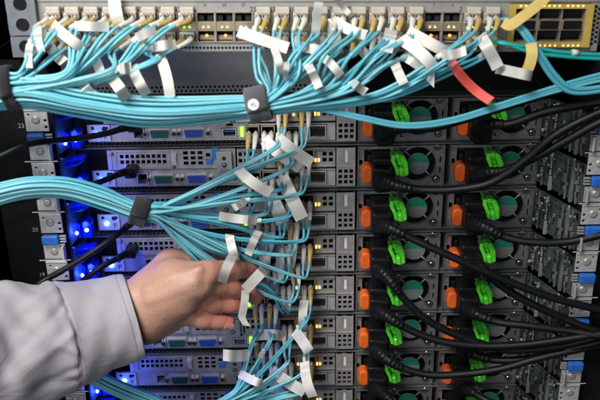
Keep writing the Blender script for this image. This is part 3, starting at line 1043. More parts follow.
# ---- two cables that leave the thick bundle and sweep towards the power cords
for k, off in enumerate((0, 5)):
    st = []
    for s in (0, 1):
        d = off * .55 + s * 2.4
        st.append([P(640, 66 + d * 2.0, -90), P(600, 74 + d * 1.3, -92), P(550, 88 + d, -96), P(500, 104 + d * .8, -100), P(450, 119 + d * .7, -103), P(405, 124 + d * .6, -106), P(360, 116 + d * .6, -109),
                   P(315, 107 + d * .5, -111), P(268, 104 + d * .5, -118)] + [P(x, y + d * .5, Y - 10) for x, y, Y, _a, _b in bunB[1:]])
    cb = make_cable('fibre_cable', st, False, r=1.5)
    cb['name'] = ('aqua fibre cable sweeping across the topmost power supplies, upper of two', 'aqua fibre cable sweeping across the topmost power supplies, lower of two')[k]

# ---- aqua pair hanging from the yellow framed block, and two teal cables behind it
st = [[P(500 + 3 * s, 20, -70), P(507 + 3 * s, 20, -84), P(520 + 3.5 * s, 30 - 2 * s, -92), P(535 + 4 * s, 52 - 2 * s, -96), P(552 + 4 * s, 78 - 3 * s, -96), P(570 + 2 * s, 92 - 4 * s, -96), P(600, 91 - 4 * s, -94), P(650, 80 - 4 * s, -90)] for s in (0, 1)]
cb = make_cable('fibre_cable', st, False, r=1.9, mats='aqua_c'); cb['name'] = 'aqua fibre cable looping down in front of the yellow framed ports'
for k in range(2):
    st = [[P(488 + 5 * k, 40 + s * 2, -72), P(500 + 5 * k, 43 + s * 2, -84), P(530, 47 + 5 * k + s * 2, -86), P(560, 52 + 4 * k + s * 2, -84), P(600, 54.5 + 4 * k + s * 1.6, -80), P(650, 53 + 4 * k + s, -76)] for s in (0, 1)]
    cb = make_cable('fibre_cable', st[:1] if k else st[:1], False, r=1.7, mats='teal')
    cb['name'] = ('teal fibre cable passing under the yellow framed ports, upper of two', 'teal fibre cable passing under the yellow framed ports, lower of two')[k]
    if k == 0:
        q0, q1 = P(572, 52.2, -83), P(578, 52.8, -82.5)
        m = MB(); m.tube([q0, q1], 2.5, n=12); m.build('band', M['boot_white'], cb['root'], cb['org'])


# ---- C: bundle held by the plain black strap, fanning out to the server ports
def server_port(n, which):
    x, z = {'u0': (-14.6, 33), 'u1': (5.9, 33), 'l0': (-42.2, 13), 'l1': (-28.2, 13), 'j0': (-5.8, 12.4)}[which]
    return np.array([x, -8.0, rowz(n) + z])


def cable_px(p):
    d = np.array(p) - ORG; w_ = d @ FW
    return 300 + FPX * (d @ RT) / w_, 200 - FPX * (d @ UP) / w_


bunC = [(156, 213, -84, 10, 8), (138, 211, -86, 8.5, 8), (104, 198, -88, 11, 9), (66, 188, -92, 10, 9), (28, 188, -98, 10, 9), (-8, 196, -104, 11, 9), (-60, 212, -110, 14, 10)]
tC = [(0, 'l0'), (0, 'l1'), (0, 'u0'), (0, 'j0'), (0, 'u1'), (1, 'l0'), (1, 'l1'), (1, 'u0'), (1, 'j0'), (1, 'u1'), (2, 'u0'), (2, 'u1'), (2, 'l0'), (2, 'l1'), (2, 'j0'), (3, 'u0'), (3, 'u1'), (3, 'j0'), (3, 'l0'), (3, 'l1'), (4, 'u0')]
L = lanes(len(tC) * 2)
for k, (n, wq_) in enumerate(tC):
    p = server_port(n, wq_)
    px, py = cable_px(p)
    st = []
    held = wq_ in ('l0', 'l1') and n == 3 or (n, wq_) == (4, 'u0')
    for s in (0, 1):
        u, v = L[2 * k + s]
        off = np.array([(-3.1, 3.1)[s], 0, 0])
        rnd = random.Random(k * 3 + 1)
        e1 = p + off + np.array([0, -13, -1.5])
        e2 = p + off * .8 + np.array([rnd.uniform(-2, 1), -26 - rnd.uniform(0, 4), -13])
        dn = 27 + rnd.uniform(0, 8)
        hx, hy = px - 7 + rnd.uniform(-2, 2), py + dn + 4
        if held:
            hx, hy = {(3, 'l0'): (252, 278), (3, 'l1'): (262, 284), (4, 'u0'): (266, 287)}[(n, wq_)]
        c = [p + off, e1, e2, P(hx + s * 2.2, hy + s, -50)]
        bow = -3 + 15 * rnd.random() + (8 if held else 0)
        for f_ in (.42, .78):
            mx, my = hx + (158 - hx) * f_, hy + (213 - hy) * f_ + bow * 4 * f_ * (1 - f_) * (1 if n > 1 else .6)
            c.append(P(mx, my + u * 4.5 + s * 1.8 + rnd.uniform(-2, 2), -50 - 32 * f_ + v * 5))
        for (sx, sy, Y, ru, rv) in bunC:
            j = jit(.7)
            c.append(P(sx + j[0], sy + u * ru + j[1], Y + v * rv))
        st.append(c)
    cb = make_cable('fibre_cable', st, True, r=1.22, boot=random.choice([('boot_white', 'boot_white'), ('boot_ochre', 'boot_white'), ('lc_grey', 'boot_ochre'), ('lc_grey', 'lc_grey')]), blen=17)
    cb['group'] = 'aqua cables in the bundle above the hand'
    cb['plain'] = 'aqua fibre cable without paper flag, in the plain-strapped bundle above the hand'
    cb['tail'] = 'aqua fibre cable of the bundle above the hand'

# ---- D: lower bundle passing under the cuff, coming back up to the lower servers
bunD = [(232, 404, -62, 12, 10), (190, 418, -80, 9, 9), (150, 402, -88, 9, 8), (112, 386, -92, 9, 8), (80, 370, -96, 9, 8), (30, 345, -96, 10, 8)]
tD = [(4, 'l0'), (4, 'l1'), (4, 'u1'), (5, 'u0'), (5, 'l0'), (5, 'l1'), (5, 'u1'), (6, 'u0'), (6, 'l0'), (6, 'u1'), (6, 'l1'), (6, 'j0')]
L = lanes(len(tD) * 2)
for k, (n, wq_) in enumerate(tD):
    p = server_port(n, wq_)
    px, py = cable_px(p)
    st = []
    for s in (0, 1):
        u, v = L[2 * k + s]
        off = np.array([(-3.1, 3.1)[s], 0, 0])
        rnd = random.Random(k * 5 + 2)
        e1 = p + off + np.array([0, -13, -1.5])
        e2 = p + off * .8 + np.array([rnd.uniform(-2, 1), -26 - rnd.uniform(0, 4), -13])
        hx, hy = px - 5 + rnd.uniform(-2, 3), min(py + 34 + rnd.uniform(0, 14), 388 + k * .6)
        c = [p + off, e1, e2, P(hx + s * 2.4, hy, -50)]
        if hy < 380:
            mx, my = hx + (232 - hx) * .55, hy + (402 - hy) * .55 + 3
            c.append(P(mx + s * 2.2, my + u * 3 + s, -57 + v * 4))
        for (sx, sy, Y, ru, rv) in bunD:
            j = jit(.6)
            c.append(P(sx + j[0], sy + u * ru + j[1], Y + v * rv))
        st.append(c)
    cb = make_cable('fibre_cable', st, True, r=1.22, boot=random.choice([('boot_white', 'boot_white'), ('boot_ochre', 'boot_white'), ('lc_grey', 'boot_ochre')]), blen=17)
    cb['group'] = 'aqua cables in the lowest bundle under the cuff'
    cb['plain'] = 'aqua fibre cable without paper flag, in the lowest bundle passing under the cuff'
    cb['tail'] = 'aqua fibre cable of the lowest bundle under the cuff'

# ---- paper flags: (start px, end px, width px, material, twist, description, [preferred height Y])
FL = [
    ((42, 13), (67, 42), 11, 'paper', 'slanting over the corner ports'), ((36, 24), (41, 52), 9, 'paper_old', 'hanging beside the corner ports'),
    ((25, 42), (29, 68), 8, 'paper_old', 'hanging against the perforated upright'), ((73, 25), (109, 27), 10, 'paper', 'lying level over the first ports'),
    ((50, 44), (64, 62), 11, 'paper_old', 'tucked beneath the slanting corner flag'), ((60, 33), (85, 50), 11, 'paper_old', 'half clear beneath the level flag'),
    ((114, -4), (130, 50), 13, 'paper_old', 'standing tall across the switch face'), ((118, 68), (131, 67), 11, 'paper', 'short and square around the strands'),
    ((84, 84), (95, 97), 11, 'paper', 'short and tilted under the strands'), ((110, 80), (127, 100), 12, 'paper_old', 'hanging under the strands, nearer the upright of two'),
    ((133, 70), (147, 95), 11, 'paper_old', 'hanging under the strands, farther from the upright of two'), ((159, 55), (170, 98), 11, 'paper_old', 'hanging long before the grey blanking panel'),
    ((138, 36), (156, 30), 10, 'paper', 'short beside the eighth port'),
    ((238, 31), (288, 48), 12, 'paper', 'bridging the gap next to the open ports'), ((297, 46), (323, 50), 10, 'paper', 'short and level in the middle of the fan'),
    ((285, 75), (287, 62), 6, 'paper', 'small and rolled in the fan'), ((316, 44), (319, 2), 9, 'paper_old', 'standing upright over the port labels'),
    ((323, 14), (337, 54), 14, 'paper_old', 'broad and half clear in the middle of the fan'), ((334, 21), (366, 35), 11, 'paper', 'slanting gently above the fan'),
    ((344, 22), (335, -3), 6, 'paper_old', 'curling up past the switch edge'), ((384, 26), (386, 52), 13, 'paper_old', 'square and upright at the top of the fan'),
    ((399, 33), (434, 68), 13, 'paper', 'long and slanting before the last open ports'), ((408, 58), (434, 80), 12, 'paper', 'with a forked end beneath the long slanting flag'),
    ((415, 35), (450, 54), 12, 'paper', 'torn at the end under the open ports'), ((323, 58), (341, 76), 9, 'paper_old', 'narrow among the fanned strands'),
    ((355, 86), (366, 92), 9, 'paper_old', 'short above the grey panel gap'),
    ((452, 64), (491, 101), 10, 'paper_red', 'red, hanging over a power supply'),
    ((480, 33), (498, 68), 13, 'paper_old', 'long and bent beside the yellow frame'), ((496, 68), (532, 76), 11, 'paper_old', 'turning level below the yellow frame'),
    ((263, 139), (301, 168), 12, 'paper', 'slanting down beneath the grey strap, nearer of two'), ((282, 138), (312, 163), 12, 'paper_old', 'slanting down beneath the grey strap, farther of two'),
    ((241, 167), (271, 193), 11, 'paper', 'lying across the fan above the hand'), ((282, 177), (302, 219), 14, 'paper_old', 'long and steep before the ports'),
    ((262, 188), (283, 223), 14, 'paper', 'long and slanting before the vents'), ((258, 216), (219, 216), 9, 'paper', 'pointing level towards the strap'),
    ((266, 232), (264, 270), 12, 'paper_old', 'hanging straight over the fingertips'), ((293, 222), (290, 268), 9, 'paper_old', 'hanging narrow beside the port lights'),
    ((232, 253), (222, 283), 10, 'paper_old', 'hanging over the index finger'), ((257, 236), (248, 255), 8, 'paper_old', 'short and curled before the ports'),
    ((266, 262), (245, 290), 11, 'paper_old', 'pinched at the fingertips'), ((248, 286), (239, 326), 8, 'paper', 'hanging from the fingertips with a hooked end'),
    ((281, 337), (253, 336), 11, 'paper', 'level under the fingertips'), ((252, 356), (223, 355), 12, 'paper', 'level across a server latch'),
    ((273, 371), (305, 392), 12, 'paper', 'slanting near the bottom ports'), ((293, 333), (309, 352), 11, 'paper_old', 'grey under the bottom port lights'),
    ((300, 362), (313, 397), 10, 'paper_old', 'hanging steep by the bottom jacks'), ((268, 386), (300, 402), 11, 'paper_old', 'lowest and half clear near the bottom ports'),
    ((150, 48), (176, 44), 10, 'paper', 'level above the hanging flags'), ((92, 52), (101, 76), 10, 'paper_old', 'half hidden among the crossing strands'),
    ((358, 30), (372, 62), 10, 'paper_old', 'leaning beside the square flag'), ((306, 62), (319, 88), 9, 'paper_old', 'folded low in the fan'),
    ((392, 60), (404, 84), 10, 'paper_old', 'hanging beneath the fan above the power supplies'), ((436, 44), (466, 50), 10, 'paper', 'level under the last open ports'),
    ((277, 48), (282, 74), 8, 'paper_old', 'upright under the bridging flag'), ((228, 240), (236, 262), 9, 'paper_old', 'short above the index finger'),
    ((281, 246), (279, 280), 9, 'paper', 'hanging straight before the amber lights'), ((246, 202), (233, 208), 8, 'paper_old', 'short and level above the long pointing flag'),
    ((300, 300), (304, 332), 9, 'paper_old', 'hanging straight from the amber lit port'), ((240, 372), (262, 384), 9, 'paper', 'low and slanting over the cooling teeth'),
    ((262, 348), (260, 358), 5, 'paper', 'tiny and rolled on one strand'),
]
seg_cache = [np.array([cable_px(q) for q in c['path']]) for c in cables]


def flag(start, end, wpx, mm, desc, idx):
    best, bi, bk = 1e9, 0, 0
    for ci, a in enumerate(seg_cache):
        if 'name' in cables[ci]: continue
        d = (a[:, 0] - start[0]) ** 2 + (a[:, 1] - start[1]) ** 2
        k = int(np.argmin(d))
        sc = math.sqrt(d[k]) - (cables[ci]['path'][k][1] * -0.05)      # prefer the cable in front
        sc += 5 * len(cables[ci]['flags'])
        if sc < best: best, bi, bk = sc, ci, k
    c = cables[bi]
    Y0 = c['path'][bk][1] - 7.5
    if 'fingertips' in desc and 'under' not in desc and 'straight' not in desc:
        Y0 = min(Y0, -86.0)
    if 'over the index' in desc:
        Y0 = min(Y0, -107.0)
    rnd = random.Random(idx * 17 + 3)
    a, b = np.array(start, float), np.array(end, float)
    Yk = c['path'][bk][1] - 2.4
    if np.linalg.norm(seg_cache[bi][bk] - a) < 14:
        a = seg_cache[bi][bk].copy()
    d = (b - a); ln = np.linalg.norm(d); d /= ln
    nrm = np.array([-d[1], d[0]])
    n = 13
    m = MB(); bend = rnd.uniform(-16, 10); lift = rnd.uniform(1, 9); tw = rnd.uniform(-.5, .5); side = rnd.uniform(-.07, .07) * ln; wav = rnd.choice((-1, 1)) * rnd.uniform(1.5, 5.5); ph = rnd.uniform(0, 6)
    m.smooth = True
    rows = []
    hooked = 'hooked' in desc
    for k in range(n + 1):
        t_ = k / n
        pc = a + d * ln * t_ + nrm * side * 4 * t_ * (1 - t_)
        if hooked and t_ > .8: pc = pc + np.array([(t_ - .8) * 40, 0])
        Yc = Y0 - lift * math.sin(t_ * 2.2) + bend * (t_ - .5) ** 2 - abs(wav) + wav * math.sin(t_ * 5.5 + ph)
        f2 = min(1.0, t_ / .3); f2 = f2 * f2 * (3 - 2 * f2)
        Yc = Yk * (1 - f2) + Yc * f2
        hw_ = wpx * .49
        row = []
        for s in (-1, 1):
            q = pc + nrm * hw_ * s
            if 'forked' in desc or 'torn' in desc:
                if k == n: q = q + d * (5 if s > 0 else -4)
            row.append(P(q[0], q[1], Yc + s * tw * 5 * t_))
        rows.append(row)
    th = .35
    for row in rows:
        ctr = (row[0] + row[1]) / 2
        vd = ORG - ctr; vd /= np.linalg.norm(vd)
        mid = ctr + vd * .25 * rnd.uniform(-1, 1)
        for q in (row[0], mid, row[1]):
            m.v.append(tuple(q)); m.v.append(tuple(q - vd * th))
    for k in range(n):
        b0, b1 = k * 6, (k + 1) * 6
        for (i0, i1) in ((0, 2), (2, 4)):
            m.face((b0 + i0, b1 + i0, b1 + i1, b0 + i1)); m.face((b0 + i0 + 1, b0 + i1 + 1, b1 + i1 + 1, b1 + i0 + 1))
        m.face((b0, b0 + 1, b1 + 1, b1)); m.face((b0 + 4, b1 + 4, b1 + 5, b0 + 5))
    m.face((0, 2, 4, 5, 3, 1)); e = n * 6; m.face((e, e + 1, e + 3, e + 5, e + 4, e + 2))
    # wrapped sleeve round the strand
    pth = c['path']; k0 = bk
    m2p = [pth[max(0, k0 - 1)], pth[min(len(pth) - 1, k0 + 1)]]
    dirv = m2p[1] - m2p[0]; dirv /= np.linalg.norm(dirv) + 1e-9
    hl = wpx / 2.3
    q = pth[k0]
    if np.linalg.norm(seg_cache[bi][bk] - np.array(start, float)) >= 14:
        print('far flag', desc)
    m.tube([q - dirv * hl, q + dirv * hl], 2.15, n=12)
    o = m.build('label_flag', [M[mm]], c['root'], c['org'], sharp=42)
    c['flags'].append(desc)


for i, f_ in enumerate(FL):
    flag(*f_, i)

# yellow bands on the looping aqua cable
lc_ = [c for c in cables if c.get('name', '').startswith('aqua fibre cable looping')][0]
for (pts, wd) in (([(503, 22, -90), (510, 25, -96), (522, 17, -97), (535, 7, -96), (549, -6, -94)], 4.0), ([(531, 43, -99), (532, 54, -101), (529, 66, -101), (523, 78, -100)], 4.2)):
    m = MB(); m.smooth = True
    sp = spline([P(*p) for p in pts], 6); nn = len(sp)
    for k, q in enumerate(sp):
        tdir = sp[min(k + 1, nn - 1)] - sp[max(k - 1, 0)]; vd = ORG - q; vd /= np.linalg.norm(vd)
        sd = np.cross(tdir, vd); sd /= np.linalg.norm(sd)
        for s in (-1, 1):
            m.v.append(tuple(q + sd * wd * s)); m.v.append(tuple(q + sd * wd * s - vd * .5))
    for k in range(nn - 1):
        a, b_ = k * 4, k * 4 + 4
        m.face((a, a + 2, b_ + 2, b_)); m.face((a + 1, b_ + 1, b_ + 3, a + 3)); m.face((a, b_, b_ + 1, a + 1)); m.face((a + 2, a + 3, b_ + 3, b_ + 2))
    m.build('yellow_flag', M['paper_yellow'], lc_['root'], lc_['org'], sharp=50)

for c in cables:
    if 'name' in c:
        tag(c['root'], c['name'], 'cable')
    elif c['flags']:
        w_ = [('red' if 'red,' in d else 'paper') for d in c['flags']]
        txt = 'aqua fibre cable, ' + ('' if c['flags'][0].startswith('red') else 'paper ') + 'flag ' + c['flags'][0]
        tag(c['root'], ' '.join(txt.split()[:]), 'cable', c['group'])
    else:
        tag(c['root'], c['plain'], 'cable', c['group'])


# ================================================================== CABLE STRAPS
def strap(px, py, Y, ru, rv, wmm, axis_px, mname, label, emblem=False, tail=True):
    c = P(px, py, Y)
    a = P(px + axis_px[0], py + axis_px[1], Y) - c; a /= np.linalg.norm(a)
    vd = ORG - c; vd -= a * (vd @ a); vd /= np.linalg.norm(vd)
    u = np.cross(vd, a)
    root = empty('cable_strap', c, label, 'strap', 'fabric straps round the cable bundles')
    m = MB(); n, k = 36, 7; m.smooth = True
    for i in range(k):
        s = (i / (k - 1) - .5) * wmm
        bul = 1 + .035 * math.sin(i * 1.7)
        for j in range(n):
            t_ = 2 * math.pi * j / n
            for r_ in (0, 1):
                e = 1.6 if r_ else 0
                q = c + a * s + u * (ru + e) * bul * math.cos(t_) + vd * (rv + e) * bul * math.sin(t_)
                m.v.append(tuple(q))
    for i in range(k - 1):
        for j in range(n):
            j2 = (j + 1) % n
            v_ = lambda ii, jj, r_: (ii * n + jj) * 2 + r_
            m.face((v_(i, j, 1), v_(i, j2, 1), v_(i + 1, j2, 1), v_(i + 1, j, 1)))
            m.face((v_(i, j, 0), v_(i + 1, j, 0), v_(i + 1, j2, 0), v_(i, j2, 0)))
    for i in (0, k - 1):
        for j in range(n):
            j2 = (j + 1) % n
            m.face((v_(i, j, 0), v_(i, j2, 0), v_(i, j2, 1), v_(i, j, 1)))
    m.build('band', M[mname], root, tuple(c))
    # overlapping tail
    m = MB(); m.smooth = True
    tt = np.linspace(.2, 1.9, 12)
    for t_ in tt:
        for s in (-.5, .5):
            for e in (1.7, 2.9):
                q = c + a * s * wmm * .92 + u * (ru + e) * math.cos(t_) + vd * (rv + e) * math.sin(t_)
                m.v.append(tuple(q))
    for i in range(len(tt) - 1):
        b0, b1 = i * 4, i * 4 + 4
        m.face((b0 + 1, b0 + 3, b1 + 3, b1 + 1)); m.face((b0, b1, b1 + 2, b0 + 2)); m.face((b0, b0 + 1, b1 + 1, b1)); m.face((b0 + 2, b1 + 2, b1 + 3, b0 + 3))
    m.face((0, 2, 3, 1)); e = (len(tt) - 1) * 4; m.face((e, e + 1, e + 3, e + 2))
    m.build('tail', M[mname], root, tuple(c))
    if emblem:
        q = P(*emblem, Y) ; q = q + vd * (rv + 3.2 - (q - c) @ vd)
        nn = ORG - q; nn /= np.linalg.norm(nn)
        m = MB(); m.tube([q - nn * .4, q + nn * .5], 4.3, n=28); m.smooth = False
        d_ = m.build('round_sticker', M['paper'], root, tuple(c))
        rot = Matrix((RT, UP, -FW)).transposed().to_euler()
        tx = text_mesh('Vi.', 'lettering', 4.6, M['ink'], d_, (q + nn * .65 - c), rot)
    return root


strap(11, 88, -118, 14.8, 12.5, 9, (10, -2), 'velcro', 'black fabric strap round the cables next to the perforated upright')
strap(258.5, 104.5, -113, 11.8, 12.5, 17, (30, -7), 'velcro_grey', 'grey fabric strap with a round white sticker on the thick bundle', emblem=(255.5, 104))
strap(140, 212, -86, 10.5, 10.5, 14, (30, 10), 'velcro', 'black fabric strap round the bundle above the hand')

# ================================================================== POWER CORDS
CY = -46
NAMES = ('inner', 'outer')
cord_paths = {
    (0, 0): [(398, 128), (430, 128), (465, 119), (500, 108), (550, 93), (600, 81), (640, 72)],
    (0, 1): [(492, 124), (510, 124), (545, 112), (600, 102), (640, 95)],
    (1, 0): [(398, 186), (425, 190), (460, 189), (492, 182), (525, 160), (555, 135), (600, 112), (640, 98)],
    (1, 1): [(488, 173), (505, 170), (530, 160), (562, 143), (600, 122), (640, 104)],
    (2, 0): [(392, 229), (415, 240), (450, 256), (500, 278), (550, 297), (600, 310), (650, 322)],
    (2, 1): [(487, 228), (505, 237), (530, 242), (565, 242), (600, 235), (650, 220)],
    (3, 0): [(390, 280), (405, 300), (430, 322), (470, 340), (510, 350), (560, 346), (600, 337), (650, 326)],
    (3, 1): [(482, 268), (500, 285), (530, 303), (570, 321), (600, 332), (650, 345)],
    (4, 0): [(390, 318), (410, 330), (440, 341), (480, 346), (520, 345), (560, 340), (600, 334), (650, 330)],
    (4, 1): [(478, 315), (498, 322), (530, 326), (570, 331), (600, 336), (650, 340)],
    (5, 0): [(388, 360), (405, 369), (430, 375), (465, 374), (500, 369), (540, 358), (600, 345), (650, 338)],
    (5, 1): [(474, 354), (495, 360), (525, 359), (560, 351), (600, 342), (650, 332)],
    (6, 0): [(388, 398), (400, 412), (420, 425)],
    (6, 1): [(472, 392), (490, 402), (530, 412)],
    (7, 0): [(384, 436), (395, 446), (410, 460)],
    (7, 1): [(468, 432), (484, 444), (520, 450)],
}
for (n, k), pp in cord_paths.items():
    x0 = 54.0 + 85.6 * k
    zr = rowz(n)
    base = (x0 + 19, -10, zr + 20)
    root = empty('power_cord', base, 'black power cord from the {} power supply of the {} server'.format(('port-side', 'rail-side')[k], ORD[n]), 'power cord', 'black power cords')
    m = MB()
    m.prism([(x0 + 11.5, zr + 10), (x0 + 15, zr + 6.5), (x0 + 31, zr + 6.5), (x0 + 32, zr + 12), (x0 + 32, zr + 37), (x0 + 11.5, zr + 37)], -24, 1.5)
    m.prism([(x0 + 11, zr + 12), (x0 + 15, zr + 8), (x0 + 29, zr + 9), (x0 + 29, zr + 31), (x0 + 11, zr + 33)], -37, -24.1)
    m.build('plug', M['rubber'], root, base, bevel=2.6, seg=3)
    s0 = np.array([x0 + 18, -33.0, zr + 20])
    pts = [s0] + [P(px, py, CY - 4 * (i % 2)) for i, (px, py) in enumerate(pp)]
    # depth: later rows lie in front where the cords gather
    for i in range(1, len(pts)):
        t_ = i / (len(pts) - 1)
        dY = -14 * t_ * ((n * 2 + k) % 5) / 4 - 34 * t_
        pts[i] = P(*pp[i - 1], CY + dY)
    sp = spline(pts, 12)
    d = np.array([np.linalg.norm(sp[i + 1] - sp[i]) for i in range(len(sp) - 1)]); cum = np.concatenate([[0], np.cumsum(d)])
    rl = min(36.0, cum[-1] * .6)
    sidx = int(np.searchsorted(cum, rl))
    MB().tube(sp[max(0, sidx - 3):], 3.55, n=14).build('cord', M['rubber'], root, base)
    ss = np.linspace(0, rl, 40)
    rp = [np.array([np.interp(s_, cum, [q[c_] for q in sp]) for c_ in range(3)]) for s_ in ss]
    rr = []
    for i, s_ in enumerate(ss):
        f_ = s_ / rl
        r_ = 8.2 + (4.3 - 8.2) * f_ ** .8
        if f_ > .3: r_ *= (1.0, 1.0, .88, .88)[i % 4]
        rr.append(r_)
    MB().tube(rp, rr, n=16).build('strain_relief', M['rubber'], root, base)

# black network leads on the blue lit end
leads = [([(134, 126, -14), (124, 128, -32), (108, 133, -44), (80, 138, -58), (50, 141, -72), (25, 145, -88), (0, 156, -96), (-40, 172, -100)], 'black network lead from the topmost server past the numbered post'),
         ([(131, 172, -14), (122, 173, -34), (105, 180, -46), (85, 187, -56), (60, 192, -64), (30, 198, -70), (-20, 205, -80)], 'black network lead from the second server behind the aqua bundle'),
         ([(138, 216, -14), (130, 224, -40), (110, 240, -58), (85, 257, -70), (60, 272, -82), (42, 282, -90), (20, 300, -95)], 'black network lead slanting down towards the shirt cuff'),
         ([(131, 252, -14), (122, 256, -34), (100, 268, -48), (80, 284, -54), (55, 306, -58)], 'black network lead going behind the shirt cuff')]
for pp, lab in leads:
    pts = [P(*q) for q in pp]
    root = empty('network_lead', pts[0], lab, 'lead', 'black network leads')
    sp = spline(pts, 10)
    MB().tube(sp[4:], 2.7, n=12).build('cord', M['rubber'], root, tuple(pts[0]))
    d = pts[1] - pts[0]
    m = MB().box(pts[0][0] - 5, pts[0][0] + 5, pts[0][1] - 6, pts[0][1] + 10, pts[0][2] - 4.5, pts[0][2] + 4.5)
    m.build('plug', M['rubber'], root, tuple(pts[0]), bevel=1.2)
    MB().tube(sp[:14], [4.6 - .12 * i for i in range(14)], n=12).build('boot', M['rubber'], root, tuple(pts[0]))


# ================================================================== PERSON: forearm, hand and shirt sleeve
def skin_material():
    m = bpy.data.materials.new('skin'); m.use_nodes = True
    nt = m.node_tree; b = nt.nodes['Principled BSDF']
    tc = nt.nodes.new('ShaderNodeTexCoord')
    at = nt.nodes.new('ShaderNodeAttribute'); at.attribute_name = 'flush'
    n = nt.nodes.new('ShaderNodeTexNoise'); n.inputs['Scale'].default_value = 90; n.inputs['Detail'].default_value = 5
    nt.links.new(tc.outputs['Object'], n.inputs['Vector'])
    mr = nt.nodes.new('ShaderNodeMapRange'); mr.inputs['To Min'].default_value = -.22; mr.inputs['To Max'].default_value = .22
    nt.links.new(n.outputs['Fac'], mr.inputs['Value'])
    ad = nt.nodes.new('ShaderNodeMath'); ad.operation = 'ADD'
    nt.links.new(at.outputs['Fac'], ad.inputs[0]); nt.links.new(mr.outputs['Result'], ad.inputs[1])
    r = nt.nodes.new('ShaderNodeValToRGB')
    r.color_ramp.elements[0].position = 0.0; r.color_ramp.elements[0].color = (0.45, 0.265, 0.19, 1)
    r.color_ramp.elements[1].position = 1.0; r.color_ramp.elements[1].color = (0.52, 0.205, 0.15, 1)
    nt.links.new(ad.outputs[0], r.inputs['Fac']); nt.links.new(r.outputs['Color'], b.inputs['Base Color'])
    b.inputs['Roughness'].default_value = .48
    b.inputs['Subsurface Weight'].default_value = .18
    b.inputs['Subsurface Radius'].default_value = (1.0, .35, .2); b.inputs['Subsurface Scale'].default_value = .003
    v = nt.nodes.new('ShaderNodeTexVoronoi'); v.inputs['Scale'].default_value = 900
    nt.links.new(tc.outputs['Object'], v.inputs['Vector'])
    n3 = nt.nodes.new('ShaderNodeTexNoise'); n3.inputs['Scale'].default_value = 260; n3.inputs['Detail'].default_value = 6
    nt.links.new(tc.outputs['Object'], n3.inputs['Vector'])
    mx = nt.nodes.new('ShaderNodeMath'); mx.operation = 'MULTIPLY_ADD'; mx.inputs[1].default_value = .25
    nt.links.new(v.outputs['Distance'], mx.inputs[0]); nt.links.new(n3.outputs['Fac'], mx.inputs[2])
    bp = nt.nodes.new('ShaderNodeBump'); bp.inputs['Strength'].default_value = .5; bp.inputs['Distance'].default_value = .0009
    nt.links.new(mx.outputs[0], bp.inputs['Height']); nt.links.new(bp.outputs['Normal'], b.inputs['Normal'])
    return m


M['skin'] = skin_material()
M['nail'] = mat('fingernail', (0.47, 0.235, 0.215), 0.28, coat=.3, var=.06, vscale=200)


def smin(a, b, k):
    h = np.clip(.5 + .5 * (b - a) / k, 0, 1)
    return b + (a - b) * h - k * h * (1 - h)


def rcone(G, a, b, ra, rb):
    ab = b - a; L2 = ab @ ab
    t_ = np.clip(((G - a) @ ab) / L2, 0, 1)
    d = np.linalg.norm(G - (a + t_[..., None] * ab), axis=-1)
    return d - (ra + (rb - ra) * t_)


def surface_nets(f, org, h):
    nx, ny, nz = f.shape
    ins = f < 0
    c = [(i, j, k) for i in (0, 1) for j in (0, 1) for k in (0, 1)]
    cor = np.stack([f[i:nx - 1 + i, j:ny - 1 + j, k:nz - 1 + k] for i, j, k in c], -1)
    neg = (cor < 0).sum(-1)
    cell = (neg > 0) & (neg < 8)
    vid = -np.ones(cell.shape, int); vid[cell] = np.arange(cell.sum())
    base = np.argwhere(cell).astype(float); vals = cor[cell]
    acc = np.zeros((len(base), 3)); cnt = np.zeros(len(base))
    ca_ = np.array(c, float)
    for a in range(8):
        for b in range(a + 1, 8):
            if np.abs(ca_[a] - ca_[b]).sum() != 1: continue
            va, vb = vals[:, a], vals[:, b]
            x = (va < 0) != (vb < 0)
            t_ = va[x] / (va[x] - vb[x])
            acc[x] += ca_[a] + t_[:, None] * (ca_[b] - ca_[a]); cnt[x] += 1
    V = org + (base + acc / cnt[:, None]) * h
    F = []
    for ax in range(3):
        s0 = [slice(None)] * 3; s1 = [slice(None)] * 3
        s0[ax] = slice(0, -1); s1[ax] = slice(1, None)
        A, B = ins[tuple(s0)], ins[tuple(s1)]
        e = np.argwhere(A != B)
        o1, o2 = [i for i in range(3) if i != ax]
        ok = (e[:, o1] > 0) & (e[:, o2] > 0) & (e[:, o1] < f.shape[o1] - 1) & (e[:, o2] < f.shape[o2] - 1)
        e = e[ok]
        q = []
        for d1, d2 in ((-1, -1), (0, -1), (0, 0), (-1, 0)):
            z = e.copy(); z[:, o1] += d1; z[:, o2] += d2; q.append(vid[z[:, 0], z[:, 1], z[:, 2]])
        q = np.stack(q, 1)
        fl = A[e[:, 0], e[:, 1], e[:, 2]]
        if ax == 1: fl = ~fl
        q[~fl] = q[~fl][:, ::-1]
        F.append(q)
    return V, np.concatenate(F)


def hp(px, py, Y): return P(px, py, Y)


parts = []          # (a, b, ra, rb)
pal = [
    (hp(96, 310, -104), hp(134, 302, -95), 17, 17), (hp(96, 330, -106), hp(140, 322, -97), 18, 18.0),
    (hp(134, 302, -95), hp(172, 277, -90), 17, 14.5), (hp(138, 314, -99), hp(190, 286, -100), 17.5, 12.5),
    (hp(140, 322, -97), hp(180, 304, -99), 18, 12.5),
    (hp(172, 277, -90), hp(208, 272, -93), 14, 9.4), (hp(180, 284, -97), hp(200, 286, -99), 14, 9.6),
    (hp(168, 297, -99), hp(187, 299, -98), 14, 9.4), (hp(156, 318, -93), hp(174, 314, -93), 13.5, 8.8),
    (hp(150, 328, -89), hp(172, 321, -87), 13, 10),
]
thumb = [(hp(150, 284, -84), hp(170, 263, -68), 14.5, 12.5), (hp(170, 263, -68), hp(205, 258, -50), 12, 10), (hp(205, 258, -50), hp(238, 266, -38), 9.8, 8.6)]
